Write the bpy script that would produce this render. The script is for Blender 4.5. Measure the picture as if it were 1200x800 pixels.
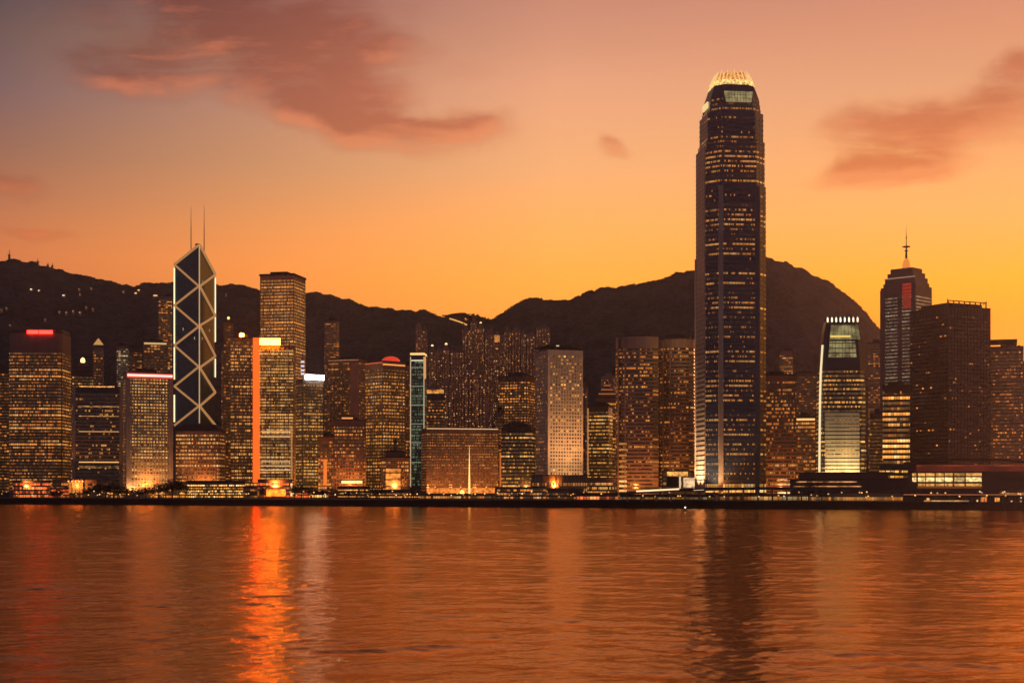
import bpy, math, random
import numpy as np
from mathutils import Vector, Matrix, noise as mnoise
R = math.radians
random.seed(7)
for o in list(bpy.data.objects):
    bpy.data.objects.remove(o)
sc = bpy.context.scene
col = sc.collection

# ------------------------------------------------------------------ camera
F = 1769.0            # focal length in photo pixels (1200 wide)
HOR = 572.0           # row of the horizon
CAMZ = 17.0
cam = bpy.data.objects.new("camera", bpy.data.cameras.new("camera"))
col.objects.link(cam)
cam.data.sensor_width = 36.0
cam.data.lens = F / 1200 * 36
cam.data.shift_y = 172.0 / 1200
cam.data.clip_end = 30000
cam.data.clip_start = 1.0
cam.location = (0, 0, CAMZ)
cam.rotation_euler = (R(90), 0, 0)
sc.camera = cam

# ------------------------------------------------------------------ render / exposure
sc.view_settings.view_transform = 'Standard'
sc.view_settings.look = 'None'
sc.view_settings.exposure = 0.0
sc.view_settings.gamma = 1.0
sc.view_settings.use_curve_mapping = False
sc.render.engine = 'CYCLES'
cy = sc.cycles
cy.max_bounces = 4
cy.diffuse_bounces = 2
cy.glossy_bounces = 2
cy.transmission_bounces = 2
cy.volume_bounces = 0
cy.transparent_max_bounces = 4
cy.sample_clamp_indirect = 6
cy.sample_clamp_direct = 0
cy.use_denoising = True
cy.denoiser = 'OPENIMAGEDENOISE'
cy.use_light_tree = True

# ------------------------------------------------------------------ sky
SUN_AZ, SUN_EL = 27.0, 1.5      # the sun has just gone down to the right of the frame
def lin(r, g, b):
    def f(c):
        c /= 255.0
        return c / 12.92 if c <= .04045 else ((c + .055) / 1.055) ** 2.4
    return (f(r), f(g), f(b), 1.0)

world = bpy.data.worlds.new("World")
sc.world = world
world.use_nodes = True
class NT:
    """small helper to write node trees"""
    def __init__(s, tree):
        s.t = tree
    def n(s, kind, **kw):
        nd = s.t.nodes.new(kind)
        for k, v in kw.items():
            setattr(nd, k, v)
        return nd
    def put(s, sock, v):
        if v is None:
            return
        if isinstance(v, bpy.types.NodeSocket):
            s.t.links.new(v, sock)
        else:
            sock.default_value = v
    def m(s, op, a, b=None, c=None, clamp=False):
        nd = s.n('ShaderNodeMath', operation=op, use_clamp=clamp)
        s.put(nd.inputs[0], a); s.put(nd.inputs[1], b); s.put(nd.inputs[2], c)
        return nd.outputs[0]
    def vm(s, op, a, b=None):
        nd = s.n('ShaderNodeVectorMath', operation=op)
        s.put(nd.inputs[0], a); s.put(nd.inputs[1], b)
        return nd.outputs['Value'] if op in ('LENGTH', 'DOT_PRODUCT', 'DISTANCE') else nd.outputs[0]
    def comb(s, x=0.0, y=0.0, z=0.0):
        nd = s.n('ShaderNodeCombineXYZ')
        s.put(nd.inputs[0], x); s.put(nd.inputs[1], y); s.put(nd.inputs[2], z)
        return nd.outputs[0]
    def sep(s, v):
        nd = s.n('ShaderNodeSeparateXYZ'); s.put(nd.inputs[0], v)
        return nd.outputs
    def rng(s, v, a, b, c=0.0, d=1.0, smooth=True):
        nd = s.n('ShaderNodeMapRange')
        nd.interpolation_type = 'SMOOTHSTEP' if smooth else 'LINEAR'
        s.put(nd.inputs[0], v)
        for i, q in enumerate((a, b, c, d)):
            s.put(nd.inputs[i + 1], q)
        return nd.outputs[0]
    def mix(s, f, a, b, mode='MIX'):
        nd = s.n('ShaderNodeMix', data_type='RGBA', blend_type=mode)
        s.put(nd.inputs[0], f); s.put(nd.inputs[6], a); s.put(nd.inputs[7], b)
        return nd.outputs[2]
    def ramp(s, f, stops):
        nd = s.n('ShaderNodeValToRGB')
        el = nd.color_ramp.elements
        while len(el) < len(stops):
            el.new(0.5)
        for e, (p, c) in zip(el, stops):
            e.position = p; e.color = c
        s.put(nd.inputs[0], f)
        return nd.outputs[0]
    def noise(s, v, scale, detail=3.0, rough=.5, dim='3D', dist=0.0):
        nd = s.n('ShaderNodeTexNoise', noise_dimensions=dim)
        s.put(nd.inputs['Vector'], v)
        nd.inputs['Scale'].default_value = scale
        nd.inputs['Detail'].default_value = detail
        nd.inputs['Roughness'].default_value = rough
        nd.inputs['Distortion'].default_value = dist
        return nd.outputs
    def white(s, v, dim='2D'):
        nd = s.n('ShaderNodeTexWhiteNoise', noise_dimensions=dim)
        s.put(nd.inputs['Vector'], v)
        return nd.outputs

# colours of the clear dusk sky down three bearings: (photo row, linear colour)
SKY = {}
CLOUDS = 1.0
SKY['left'] = [(0, (0.0790, 0.0688, 0.0903)), (60, (0.1683, 0.1040, 0.0941)), (130, (0.2378, 0.1383, 0.1326)), (195, (0.3700, 0.1680, 0.1080)), (245, (0.5300, 0.2000, 0.1000)), (270, (0.6400, 0.2200, 0.0930)), (310, (0.8000, 0.2400, 0.0820)), (560, (0.6720, 0.1520, 0.0470))]
SKY['mid'] = [(0, (0.6485, 0.2854, 0.1933)), (50, (0.7559, 0.3411, 0.2073)), (102, (0.9244, 0.4250, 0.2368)), (200, (1.0700, 0.5069, 0.2091)), (270, (1.3961, 0.5373, 0.1330)), (330, (1.6000, 0.5326, 0.0708)), (560, (1.1000, 0.3355, 0.0289))]
SKY['right'] = [(0, (0.6739, 0.2868, 0.1850)), (45, (0.7802, 0.3261, 0.1820)), (120, (0.8483, 0.4026, 0.2014)), (200, (1.0953, 0.4837, 0.1714)), (262, (1.3908, 0.5311, 0.1373)), (340, (1.5341, 0.5306, 0.0136)), (385, (1.6000, 0.4454, 0.0000)), (560, (1.1000, 0.3355, 0.0088))]
def build_world():
    wt = world.node_tree
    wt.nodes.clear()
    N = NT(wt)
    out = N.n('ShaderNodeOutputWorld')
    bg = N.n('ShaderNodeBackground')
    bg.inputs['Strength'].default_value = 0.1
    wt.links.new(bg.outputs[0], out.inputs[0])
    sky = N.n('ShaderNodeTexSky', sky_type='NISHITA')
    sky.sun_disc = False
    sky.sun_elevation = R(SUN_EL)
    sky.sun_rotation = R(SUN_AZ)
    sky.dust_density = 3.0
    d = N.n('ShaderNodeTexCoord').outputs['Generated']
    x, y, z = N.sep(d)
    hd = N.m('SQRT', N.m('ADD', N.m('MULTIPLY', x, x), N.m('MULTIPLY', y, y)))
    el = N.m('DIVIDE', z, N.m('MAXIMUM', hd, 0.02))          # tangent of elevation
    az = N.m('ARCTAN2', x, y)                                 # 0 = towards the sunset hills
    e01 = N.m('MULTIPLY', el, 1 / 1.3, clamp=True)
    S = lambda v: v / 1.3
    def col_ramp(key):
        st = sorted(SKY[key], reverse=True)
        stops = [(S((HOR - y) / F), tuple(c) + (1,)) for y, c in st]
        hi = st[-1][1]
        stops += [(S(.55), tuple(v * .45 for v in hi) + (1,)), (1.0, (.035, .032, .05, 1))]
        return N.ramp(e01, stops)
    fa = N.rng(az, -.33, .03, smooth=False)
    fb = N.rng(az, .03, .32, smooth=False)
    base = N.mix(fb, N.mix(fa, col_ramp('left'), col_ramp('mid')), col_ramp('right'))
    # the far side of the sky, away from the sunset
    back = N.ramp(e01, [(0.0, lin(96, 88, 106)), (.3, lin(80, 78, 102)), (1.0, lin(48, 54, 80))])
    base = N.mix(N.rng(N.m('ABSOLUTE', N.m('SUBTRACT', az, .35)), .75, 2.0), base, back)
    # a little of the physical sky under it
    nis = N.mix(1.0, sky.outputs[0], (.02, .02, .02, 1), 'MULTIPLY')
    base = N.mix(.04, base, nis)
    # ---- clouds: direction mapped to a plane ahead
    yy = N.m('MAXIMUM', y, .05)
    px = N.m('DIVIDE', x, yy)
    py = N.m('DIVIDE', z, yy)
    P = N.comb(px, py, 0.0)
    g = bpy.data.node_groups.new('cloud_cover', 'ShaderNodeTree')
    g.interface.new_socket('p', in_out='INPUT', socket_type='NodeSocketVector')
    g.interface.new_socket('cover', in_out='OUTPUT', socket_type='NodeSocketFloat')
    G = NT(g)
    gi = G.n('NodeGroupInput'); go = G.n('NodeGroupOutput')
    p = gi.outputs[0]
    warp = G.vm('SUBTRACT', G.noise(p, 16, 4, .55)[1], (.5, .5, .5))
    warp2 = G.vm('MULTIPLY', warp, (.075, .034, 0))
    q = G.vm('ADD', p, warp2)
    # (cx, cy, rx, ry, tilt) in photo pixels
    E = [(280, 8, 250, 62, -4, 1.0), (150, 84, 105, 32, -8, .85), (340, 92, 170, 46, -14, 1.0), (430, 146, 160, 30, -10, 1.0), (555, 152, 75, 22, -4, .85), (545, 85, 50, 18, 0, .3), (420, 60, 110, 40, -10, .5),
         (1090, 156, 150, 42, 5, 1.15), (1040, 206, 110, 18, 3, 1.0), (1195, 95, 75, 38, 20, .9), (718, 171, 42, 15, -8, .6), (8, 212, 70, 18, -8, .75),
         (30, 268, 75, 8, -5, .55), (235, 200, 60, 10, 0, .12)]
    tot = None
    for cx, cy_, rx, ry, tl, amp in E:
        mp = G.n('ShaderNodeMapping', vector_type='TEXTURE')
        G.put(mp.inputs[0], q)
        mp.inputs['Location'].default_value = ((cx - 600) / F, (HOR - cy_) / F, 0)
        mp.inputs['Rotation'].default_value = (0, 0, R(tl))
        mp.inputs['Scale'].default_value = (rx * 1.25 / F, ry * 1.45 / F, 1)
        v = G.rng(G.vm('LENGTH', mp.outputs[0]), 1.0, .1, 0, amp)
        tot = v if tot is None else G.m('ADD', tot, v)
    st = G.vm('MULTIPLY', p, (.75, 2.7, 1))
    fb = G.noise(st, 19, 7, .60, dist=.3)[0]
    tot = G.m('MULTIPLY', tot, G.rng(fb, .30, .68, .52, 1.28, smooth=False))
    G.put(go.inputs[0], G.rng(tot, .05, 1.02))
    def cover(v):
        nd = N.n('ShaderNodeGroup'); nd.node_tree = g
        N.put(nd.inputs[0], v)
        return nd.outputs[0]
    c0 = cover(P)
    c1 = cover(N.vm('ADD', P, (.004, -.009, 0)))
    front = N.rng(y, .3, .7)
    lit = N.m('MULTIPLY', N.m('SUBTRACT', c0, c1, clamp=True), 1.3, clamp=True)
    dark = N.mix(1.0, base, (.70, .45, .42, 1), 'MULTIPLY')
    glow = N.mix(.6, base, lin(232, 122, 76))
    cc = N.mix(lit, dark, glow)
    base = N.mix(N.m('MULTIPLY', N.m('MULTIPLY', N.m('MULTIPLY', c0, .95), CLOUDS), front), base, cc)
    full = N.mix(1.0, base, (10, 10, 10, 1), 'MULTIPLY')
    wt.links.new(full, bg.inputs[0])
build_world()

sun_d = bpy.data.lights.new("sun", 'SUN')
sun_d.energy = 0.7
sun_d.color = (1, .34, .16)
sun_d.angle = R(9)
sun = bpy.data.objects.new("sun", sun_d)
col.objects.link(sun)
sd = Vector((math.sin(R(SUN_AZ)) * math.cos(R(SUN_EL)), math.cos(R(SUN_AZ)) * math.cos(R(SUN_EL)), math.sin(R(SUN_EL))))
sun.rotation_euler = (-sd).to_track_quat('-Z', 'Y').to_euler()

# ------------------------------------------------------------------ helpers
def wx(px, D):
    return (px - 600) / F * D
def wz(py, D):
    return CAMZ + (HOR - py) / F * D
def shore_D(px):
    return CAMZ * F / (18 + 7 * max(-400, min(1600, px)) / 1200)
GROUND = 5.5

class MB:
    def __init__(s):
        s.v = []; s.f = []
    def prism(s, pts, z0, z1, top=1.0, cap=True, c=(0, 0)):
        b = len(s.v); n = len(pts)
        tops = top if isinstance(top, (list, tuple)) else [(c[0] + (x - c[0]) * top, c[1] + (y - c[1]) * top) for x, y in pts]
        s.v += [(x, y, z0) for x, y in pts] + [(x, y, z1) for x, y in tops]
        for i in range(n):
            j = (i + 1) % n
            s.f.append((b + i, b + j, b + n + j, b + n + i))
        if cap:
            s.f.append(tuple(b + n + i for i in range(n)))
            s.f.append(tuple(b + n - 1 - i for i in range(n)))
        return s
    def box(s, x0, x1, y0, y1, z0, z1):
        return s.prism([(x0, y0), (x1, y0), (x1, y1), (x0, y1)], z0, z1)
    def bar(s, a, b, r, n=4, r2=None):
        a = Vector(a); b = Vector(b); d = (b - a).normalized()
        u = d.orthogonal().normalized()
        if abs(d.z) < .99:
            u = Vector((0, 0, 1)).cross(d).normalized()
        w = d.cross(u)
        k = len(s.v); r2 = r if r2 is None else r2
        off = math.pi / 4 if n == 4 else 0
        for P, rr in ((a, r), (b, r2)):
            for i in range(n):
                t = 2 * math.pi * i / n + off
                s.v.append(tuple(P + (u * math.cos(t) + w * math.sin(t)) * rr))
        for i in range(n):
            j = (i + 1) % n
            s.f.append((k + i, k + j, k + n + j, k + n + i))
        s.f.append(tuple(k + n + i for i in range(n)))
        s.f.append(tuple(k + n - 1 - i for i in range(n)))
        return s
    def lathe(s, prof, n=16, c=(0, 0)):
        k = len(s.v)
        for r, z in prof:
            for i in range(n):
                t = 2 * math.pi * i / n
                s.v.append((c[0] + r * math.cos(t), c[1] + r * math.sin(t), z))
        for a in range(len(prof) - 1):
            for i in range(n):
                j = (i + 1) % n
                s.f.append((k + a * n + i, k + a * n + j, k + (a + 1) * n + j, k + (a + 1) * n + i))
        s.f.append(tuple(k + n - 1 - i for i in range(n)))
        s.f.append(tuple(k + (len(prof) - 1) * n + i for i in range(n)))
        return s
    def mesh(s, name, mat):
        me = bpy.data.meshes.new(name)
        me.from_pydata(s.v, [], s.f)
        if mat:
            me.materials.append(mat)
        me.update()
        return me
    def build(s, name, mat, parent=None, loc=(0, 0, 0)):
        o = bpy.data.objects.new(name, s.mesh(name, mat))
        col.objects.link(o)
        o.parent = parent
        o.location = loc
        return o

def empty(name, loc, rz=0.0):
    o = bpy.data.objects.new(name, None)
    o.empty_display_size = 5
    col.objects.link(o)
    o.location = loc
    o.rotation_euler = (0, 0, rz)
    return o
def tag(o, label, cat, group=None):
    o['label'] = label; o['category'] = cat
    if group:
        o['group'] = group
    return o
def put(name, me, parent, loc, rz=0.0):
    o = bpy.data.objects.new(name, me)
    col.objects.link(o)
    o.parent = parent; o.location = loc; o.rotation_euler = (0, 0, rz)
    return o

# ------------------------------------------------------------------ materials
MC = {}
def newmat(key):
    m = bpy.data.materials.new(key); m.use_nodes = True
    m.node_tree.nodes.clear()
    N = NT(m.node_tree)
    out = N.n('ShaderNodeOutputMaterial')
    p = N.n('ShaderNodeBsdfPrincipled')
    m.node_tree.links.new(p.outputs[0], out.inputs[0])
    return m, N, p
def solid(c, rough=.6, metal=0.0, var=.25, scale=.05, key=None):
    k = ('solid', c, rough, metal, var, scale)
    if k in MC: return MC[k]
    m, N, p = newmat(key or 'surface')
    tc = N.n('ShaderNodeTexCoord').outputs['Object']
    a = N.noise(tc, scale, 5, .6)[0]
    st = N.noise(N.vm('MULTIPLY', tc, (1.2, 1.2, .04)), .5, 3, .6)[0]
    f = N.m('ADD', N.m('MULTIPLY', a, .6), N.m('MULTIPLY', st, .4))
    lo = tuple(v * (1 - var) for v in c) + (1,)
    hi = tuple(min(1, v * (1 + var)) for v in c) + (1,)
    N.put(p.inputs['Base Color'], N.mix(N.rng(f, .3, .7), lo, hi))
    p.inputs['Roughness'].default_value = rough
    p.inputs['Metallic'].default_value = metal
    MC[k] = m
    return m
def glow(c, s, sample=False, var=.0, scale=.4, key='light'):
    """something that gives off light"""
    k = ('glow', c, s, sample, var, scale)
    if k in MC: return MC[k]
    m, N, p = newmat(key)
    p.inputs['Base Color'].default_value = (.06, .06, .06, 1)
    p.inputs['Roughness'].default_value = .4
    p.inputs['Emission Color'].default_value = tuple(c) + (1,)
    if var:
        tc = N.n('ShaderNodeTexCoord').outputs['Object']
        n_ = N.noise(tc, scale, 2, .6)[0]
        N.put(p.inputs['Emission Strength'], N.m('MULTIPLY', N.rng(n_, .3, .7, 1 - var, 1 + var), s))
    else:
        p.inputs['Emission Strength'].default_value = s
    if not sample:
        m.cycles.emission_sampling = 'NONE'
    MC[k] = m
    return m

PAL = {'orange': [(0, (1, .25, .03, 1)), (.45, (1, .36, .06, 1)), (.8, (1, .47, .12, 1)), (1, (1, .62, .25, 1))],
       'amber': [(0, (1, .30, .04, 1)), (.5, (1, .39, .07, 1)), (.85, (1, .50, .13, 1)), (1, (1, .66, .30, 1))],
       'gold': [(0, (1, .36, .05, 1)), (.5, (1, .46, .09, 1)), (.9, (1, .58, .19, 1)), (1, (1, .74, .38, 1))],
       'white': [(0, (1, .55, .2, 1)), (.5, (1, .74, .42, 1)), (1, (1, .9, .72, 1))],
       'red': [(0, (1, .10, .02, 1)), (.6, (1, .22, .04, 1)), (1, (1, .40, .1, 1))],
       'green': [(0, (.25, .5, .25, 1)), (.5, (.55, .75, .4, 1)), (1, (.9, .9, .6, 1))]}
def windows(bay=3.0, lit=.5, rowv=.5, pal='orange', es=1.0, glass=(.012, .014, .02), mull=.14, group=6, style='band', frame=(.05, .04, .035), h=2.4, dim=0.06):
    """strip of glazing: bays are lit or dark on their own, over a faint added glow"""
    k = ('win', bay, lit, rowv, pal, es, glass, mull, group, style, frame, h, dim)
    if k in MC: return MC[k]
    m, N, p = newmat('glazing')
    tc = N.n('ShaderNodeTexCoord').outputs['Object']
    rnd = N.n('ShaderNodeObjectInfo').outputs['Random']
    x, y, z = N.sep(tc)
    u = N.m('DIVIDE', N.m('SUBTRACT', x, N.m('MULTIPLY', y, .73)), bay)
    u = N.m('ADD', u, 500.37)
    cell = N.m('FLOOR', u)
    fr = N.m('FRACT', u)
    seed = N.m('MULTIPLY', rnd, 731.7)
    w1 = N.white(N.comb(cell, seed))
    r1 = w1[0]
    cr, cg, cb = N.sep(w1[1])
    rg = N.white(N.comb(N.m('FLOOR', N.m('DIVIDE', N.m('ADD', cell, N.m('MULTIPLY', rnd, 37.0)), group)), N.m('ADD', seed, 9.3)))[0]
    rr = N.white(N.comb(seed, 4.0))[0]
    T = N.m('MULTIPLY', lit * 1.15, N.m('ADD', 1 - rowv, N.m('MULTIPLY', N.m('POWER', rr, 1.5), 2.4 * rowv)))
    T = N.m('MULTIPLY', T, N.rng(rg, 0, 1, .35, 1.65, smooth=False))
    loc = N.sep(N.n('ShaderNodeObjectInfo').outputs['Location'])
    pat = N.noise(N.comb(N.m('MULTIPLY', N.m('SUBTRACT', x, N.m('MULTIPLY', y, .73)), .07), N.m('MULTIPLY', loc[2], .055), N.m('MULTIPLY', loc[0], .01)), 1.0, 2, .5)[0]
    T = N.m('MULTIPLY', T, N.rng(pat, .32, .68, .45, 1.45))   # whole departments gone home, others still at work
    on = N.m('LESS_THAN', r1, T)
    amp = N.m('ADD', N.m('MULTIPLY', cg, .62), .24)
    amp = N.m('MULTIPLY', amp, N.rng(rr, 0, 1, .3, 1.35, smooth=False))
    val = N.m('MULTIPLY', on, amp)
    if dim:
        val = N.m('ADD', val, N.m('MULTIPLY', dim, N.m('ADD', N.m('MULTIPLY', cb, 1.4), .5)))  # faint emission in every pane stands in for warm city light on fronts
    if style == 'round':
        dx = N.m('MULTIPLY', N.m('SUBTRACT', fr, .5), bay)
        dd = N.m('SQRT', N.m('ADD', N.m('MULTIPLY', dx, dx), N.m('MULTIPLY', z, z)))
        open_ = N.m('LESS_THAN', dd, bay * .36)
    else:
        open_ = N.m('MULTIPLY', N.m('GREATER_THAN', fr, mull), N.m('LESS_THAN', N.m('ABSOLUTE', z), h * .46))
    # light falls off below the ceiling
    val = N.m('MULTIPLY', val, N.rng(z, -h * .5, h * .5, .7, 1.15, smooth=False))
    val = N.m('MULTIPLY', val, open_)
    N.put(p.inputs['Base Color'], N.mix(open_, tuple(frame) + (1,), tuple(glass) + (1,)))
    N.put(p.inputs['Roughness'], N.rng(open_, 0, 1, .6, .16, smooth=False))
    N.put(p.inputs['Emission Color'], N.ramp(cr, PAL[pal]))
    N.put(p.inputs['Emission Strength'], N.m('MULTIPLY', val, es * 1.3))
    m.cycles.emission_sampling = 'NONE'
    MC[k] = m
    return m

DARKROOF = solid((.035, .03, .03), .8)
CONC = solid((.30, .26, .23), .75)
METAL = solid((.12, .11, .11), .45, .6)
STEEL = solid((.10, .09, .09), .5, .3)

# ------------------------------------------------------------------ terrain
RIDGE = [(-500, 372), (-250, 340), (-120, 318), (-40, 308), (0, 306), (15, 305), (35, 307), (50, 311), (75, 318), (97, 322), (130, 330), (158, 337), (170, 333),
         (185, 331), (200, 331), (230, 333), (270, 334), (290, 336), (305, 340), (330, 343), (355, 344), (370, 342), (385, 345), (395, 348), (410, 351), (425, 358),
         (445, 360), (465, 363), (480, 365), (497, 364), (515, 369), (540, 376), (560, 377), (575, 374), (590, 367), (597, 361), (605, 355), (620, 351),
         (640, 351), (665, 352), (680, 347), (688, 341), (705, 339), (740, 335), (755, 331), (780, 326), (800, 320), (815, 315), (850, 307), (880, 303), (900, 303),
         (920, 307), (945, 317), (965, 327), (985, 340), (1000, 351), (1015, 366), (1030, 383), (1045, 402), (1070, 430), (1110, 470), (1180, 510), (1300, 540), (1700, 556)]
def ridge_y(px):
    for (a, ya), (b, yb) in zip(RIDGE, RIDGE[1:]):
        if px <= b:
            t = max(0, (px - a) / (b - a))
            return ya + (yb - ya) * t
    return RIDGE[-1][1]
D0 = 2080.0
def ridge_D(px):
    return 3350 + 260 * math.sin(px / 210.0 + 1.0)
def hill_h(px, D):
    """height of the land at a bearing and distance"""
    Dr = ridge_D(px)
    zr = wz(ridge_y(px), Dr)
    if D <= D0:
        return GROUND - .6
    x = wx(px, D)
    if D <= Dr:
        t = (D - D0) / (Dr - D0)
        h = GROUND - .6 + (zr - GROUND) * (t ** 1.35)
        gul = mnoise.fractal(Vector((x * .0035, D * .0018, 3.1)), 1.0, 2.0, 5)
        h -= (abs(gul) * 150 - 22) * min(1, t * 3) * (1 - t) ** .8 * min(1, zr / 300)
    else:
        t = (D - Dr) / 2400
        h = zr * (1 - .9 * t ** 1.1) + GROUND
        h -= abs(mnoise.noise(Vector((x * .003, D * .003, 8)))) * 40 * min(1, t * 4)
    return max(h, GROUND - .6)
def canopy(x, D):
    """lumpy top of the forest"""
    return mnoise.noise(Vector((x * .045, D * .03, 1.7))) * 6.0 + mnoise.noise(Vector((x * .12, D * .06, 5.7))) * 3.0
def build_hills():
    nx, ny = 1000, 74
    v = []; f = []
    Ds = [0.0] * (ny + 1)
    for i in range(nx + 1):
        px = -480 + 2100 * i / nx
        Dr = ridge_D(px)
        for j in range(ny + 1):
            if j <= 52:
                D = D0 + (Dr - D0) * (j / 52.0)
            else:
                D = Dr + 2400 * ((j - 52) / (ny - 52.0)) ** 1.3
            h = hill_h(px, D)
            x = wx(px, D)
            # tree-canopy bumps
            t = min(1, max(0, (D - D0) / 400))
            v.append((x, D, h + canopy(x, D) * t))
    for i in range(nx):
        for j in range(ny):
            a = i * (ny + 1) + j
            f.append((a, a + ny + 1, a + ny + 2, a + 1))
    m, N, p = newmat('forest_slope')
    tc = N.n('ShaderNodeTexCoord').outputs['Object']
    n1 = N.noise(tc, .02, 6, .65)[0]
    n2 = N.noise(tc, .12, 4, .6)[0]
    N.put(p.inputs['Base Color'], N.mix(N.rng(N.m('ADD', N.m('MULTIPLY', n1, .5), N.m('MULTIPLY', n2, .5)), .35, .65), (.026, .032, .024, 1), (.12, .11, .09, 1)))
    p.inputs['Roughness'].default_value = .95
    p.inputs['Specular IOR Level'].default_value = .1
    me = bpy.data.meshes.new('hills')
    me.from_pydata(v, [], f); me.materials.append(m); me.update()
    for poly in me.polygons:
        poly.use_smooth = True
    o = bpy.data.objects.new('hills', me); col.objects.link(o)
    o['kind'] = 'structure'
build_hills()

# woods along the ridge: clumps of leaf-sized faces, uncountable
def leaf_clump(mb, c, r, n, rng, flat=.7, s=.22):
    for _ in range(n):
        th = rng.uniform(0, 2 * math.pi); u = rng.uniform(-1, 1)
        rad = r * (rng.random() ** .33)
        q = math.sqrt(1 - u * u)
        P = Vector((c[0] + rad * q * math.cos(th), c[1] + rad * q * math.sin(th), c[2] + rad * u * flat))
        a = Vector((rng.gauss(0, 1), rng.gauss(0, 1), rng.gauss(0, 1))).normalized()
        b = a.orthogonal().normalized(); w = a.cross(b)
        e = r * s * rng.uniform(.6, 1.3)
        k = len(mb.v)
        mb.v += [tuple(P + b * e), tuple(P + w * e * .7), tuple(P - b * e), tuple(P - w * e * .7)]
        mb.f.append((k, k + 1, k + 2, k + 3))
LEAF = solid((.045, .055, .03), .9, var=.4, scale=.3, key='leaves')
BARK = solid((.06, .045, .035), .9, key='bark')
def build_ridge_woods():
    rng = random.Random(3)
    mb = MB()
    px = -60.0
    while px < 1050:
        Dr = ridge_D(px) - rng.uniform(.5, 3)
        h = hill_h(px, Dr) + canopy(wx(px, Dr), Dr)
        big = mnoise.noise(Vector((px * .05, 0, 0)))
        r = 2.4 + 3.4 * max(0, big + .1) + rng.uniform(0, 1.6)
        if px > 880: r *= .55
        if rng.random() < .85:
            leaf_clump(mb, (wx(px, Dr), Dr, h - r * .12), r * 1.4, 44, rng, .5, .22)
        px += rng.uniform(.5, 1.3)
    for px, up, r in ((546, 6, 10), (551, 14, 14), (557, 17, 15), (563, 14, 14), (568, 6, 12), (574, 1, 9), (540, 2, 8), (580, 0, 8)):
        Dr = ridge_D(px) - 15
        for k in range(4):
            leaf_clump(mb, (wx(px, Dr) + rng.uniform(-5, 5), Dr + rng.uniform(-8, 8), hill_h(px, Dr) + up * rng.uniform(.5, 1.1)), r * .8, 60, rng, .7, .22)
    o = mb.build('ridge_woods', LEAF)
    o['kind'] = 'stuff'
    o['label'] = 'dark woods along the crest of the hills'
build_ridge_woods()

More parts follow.
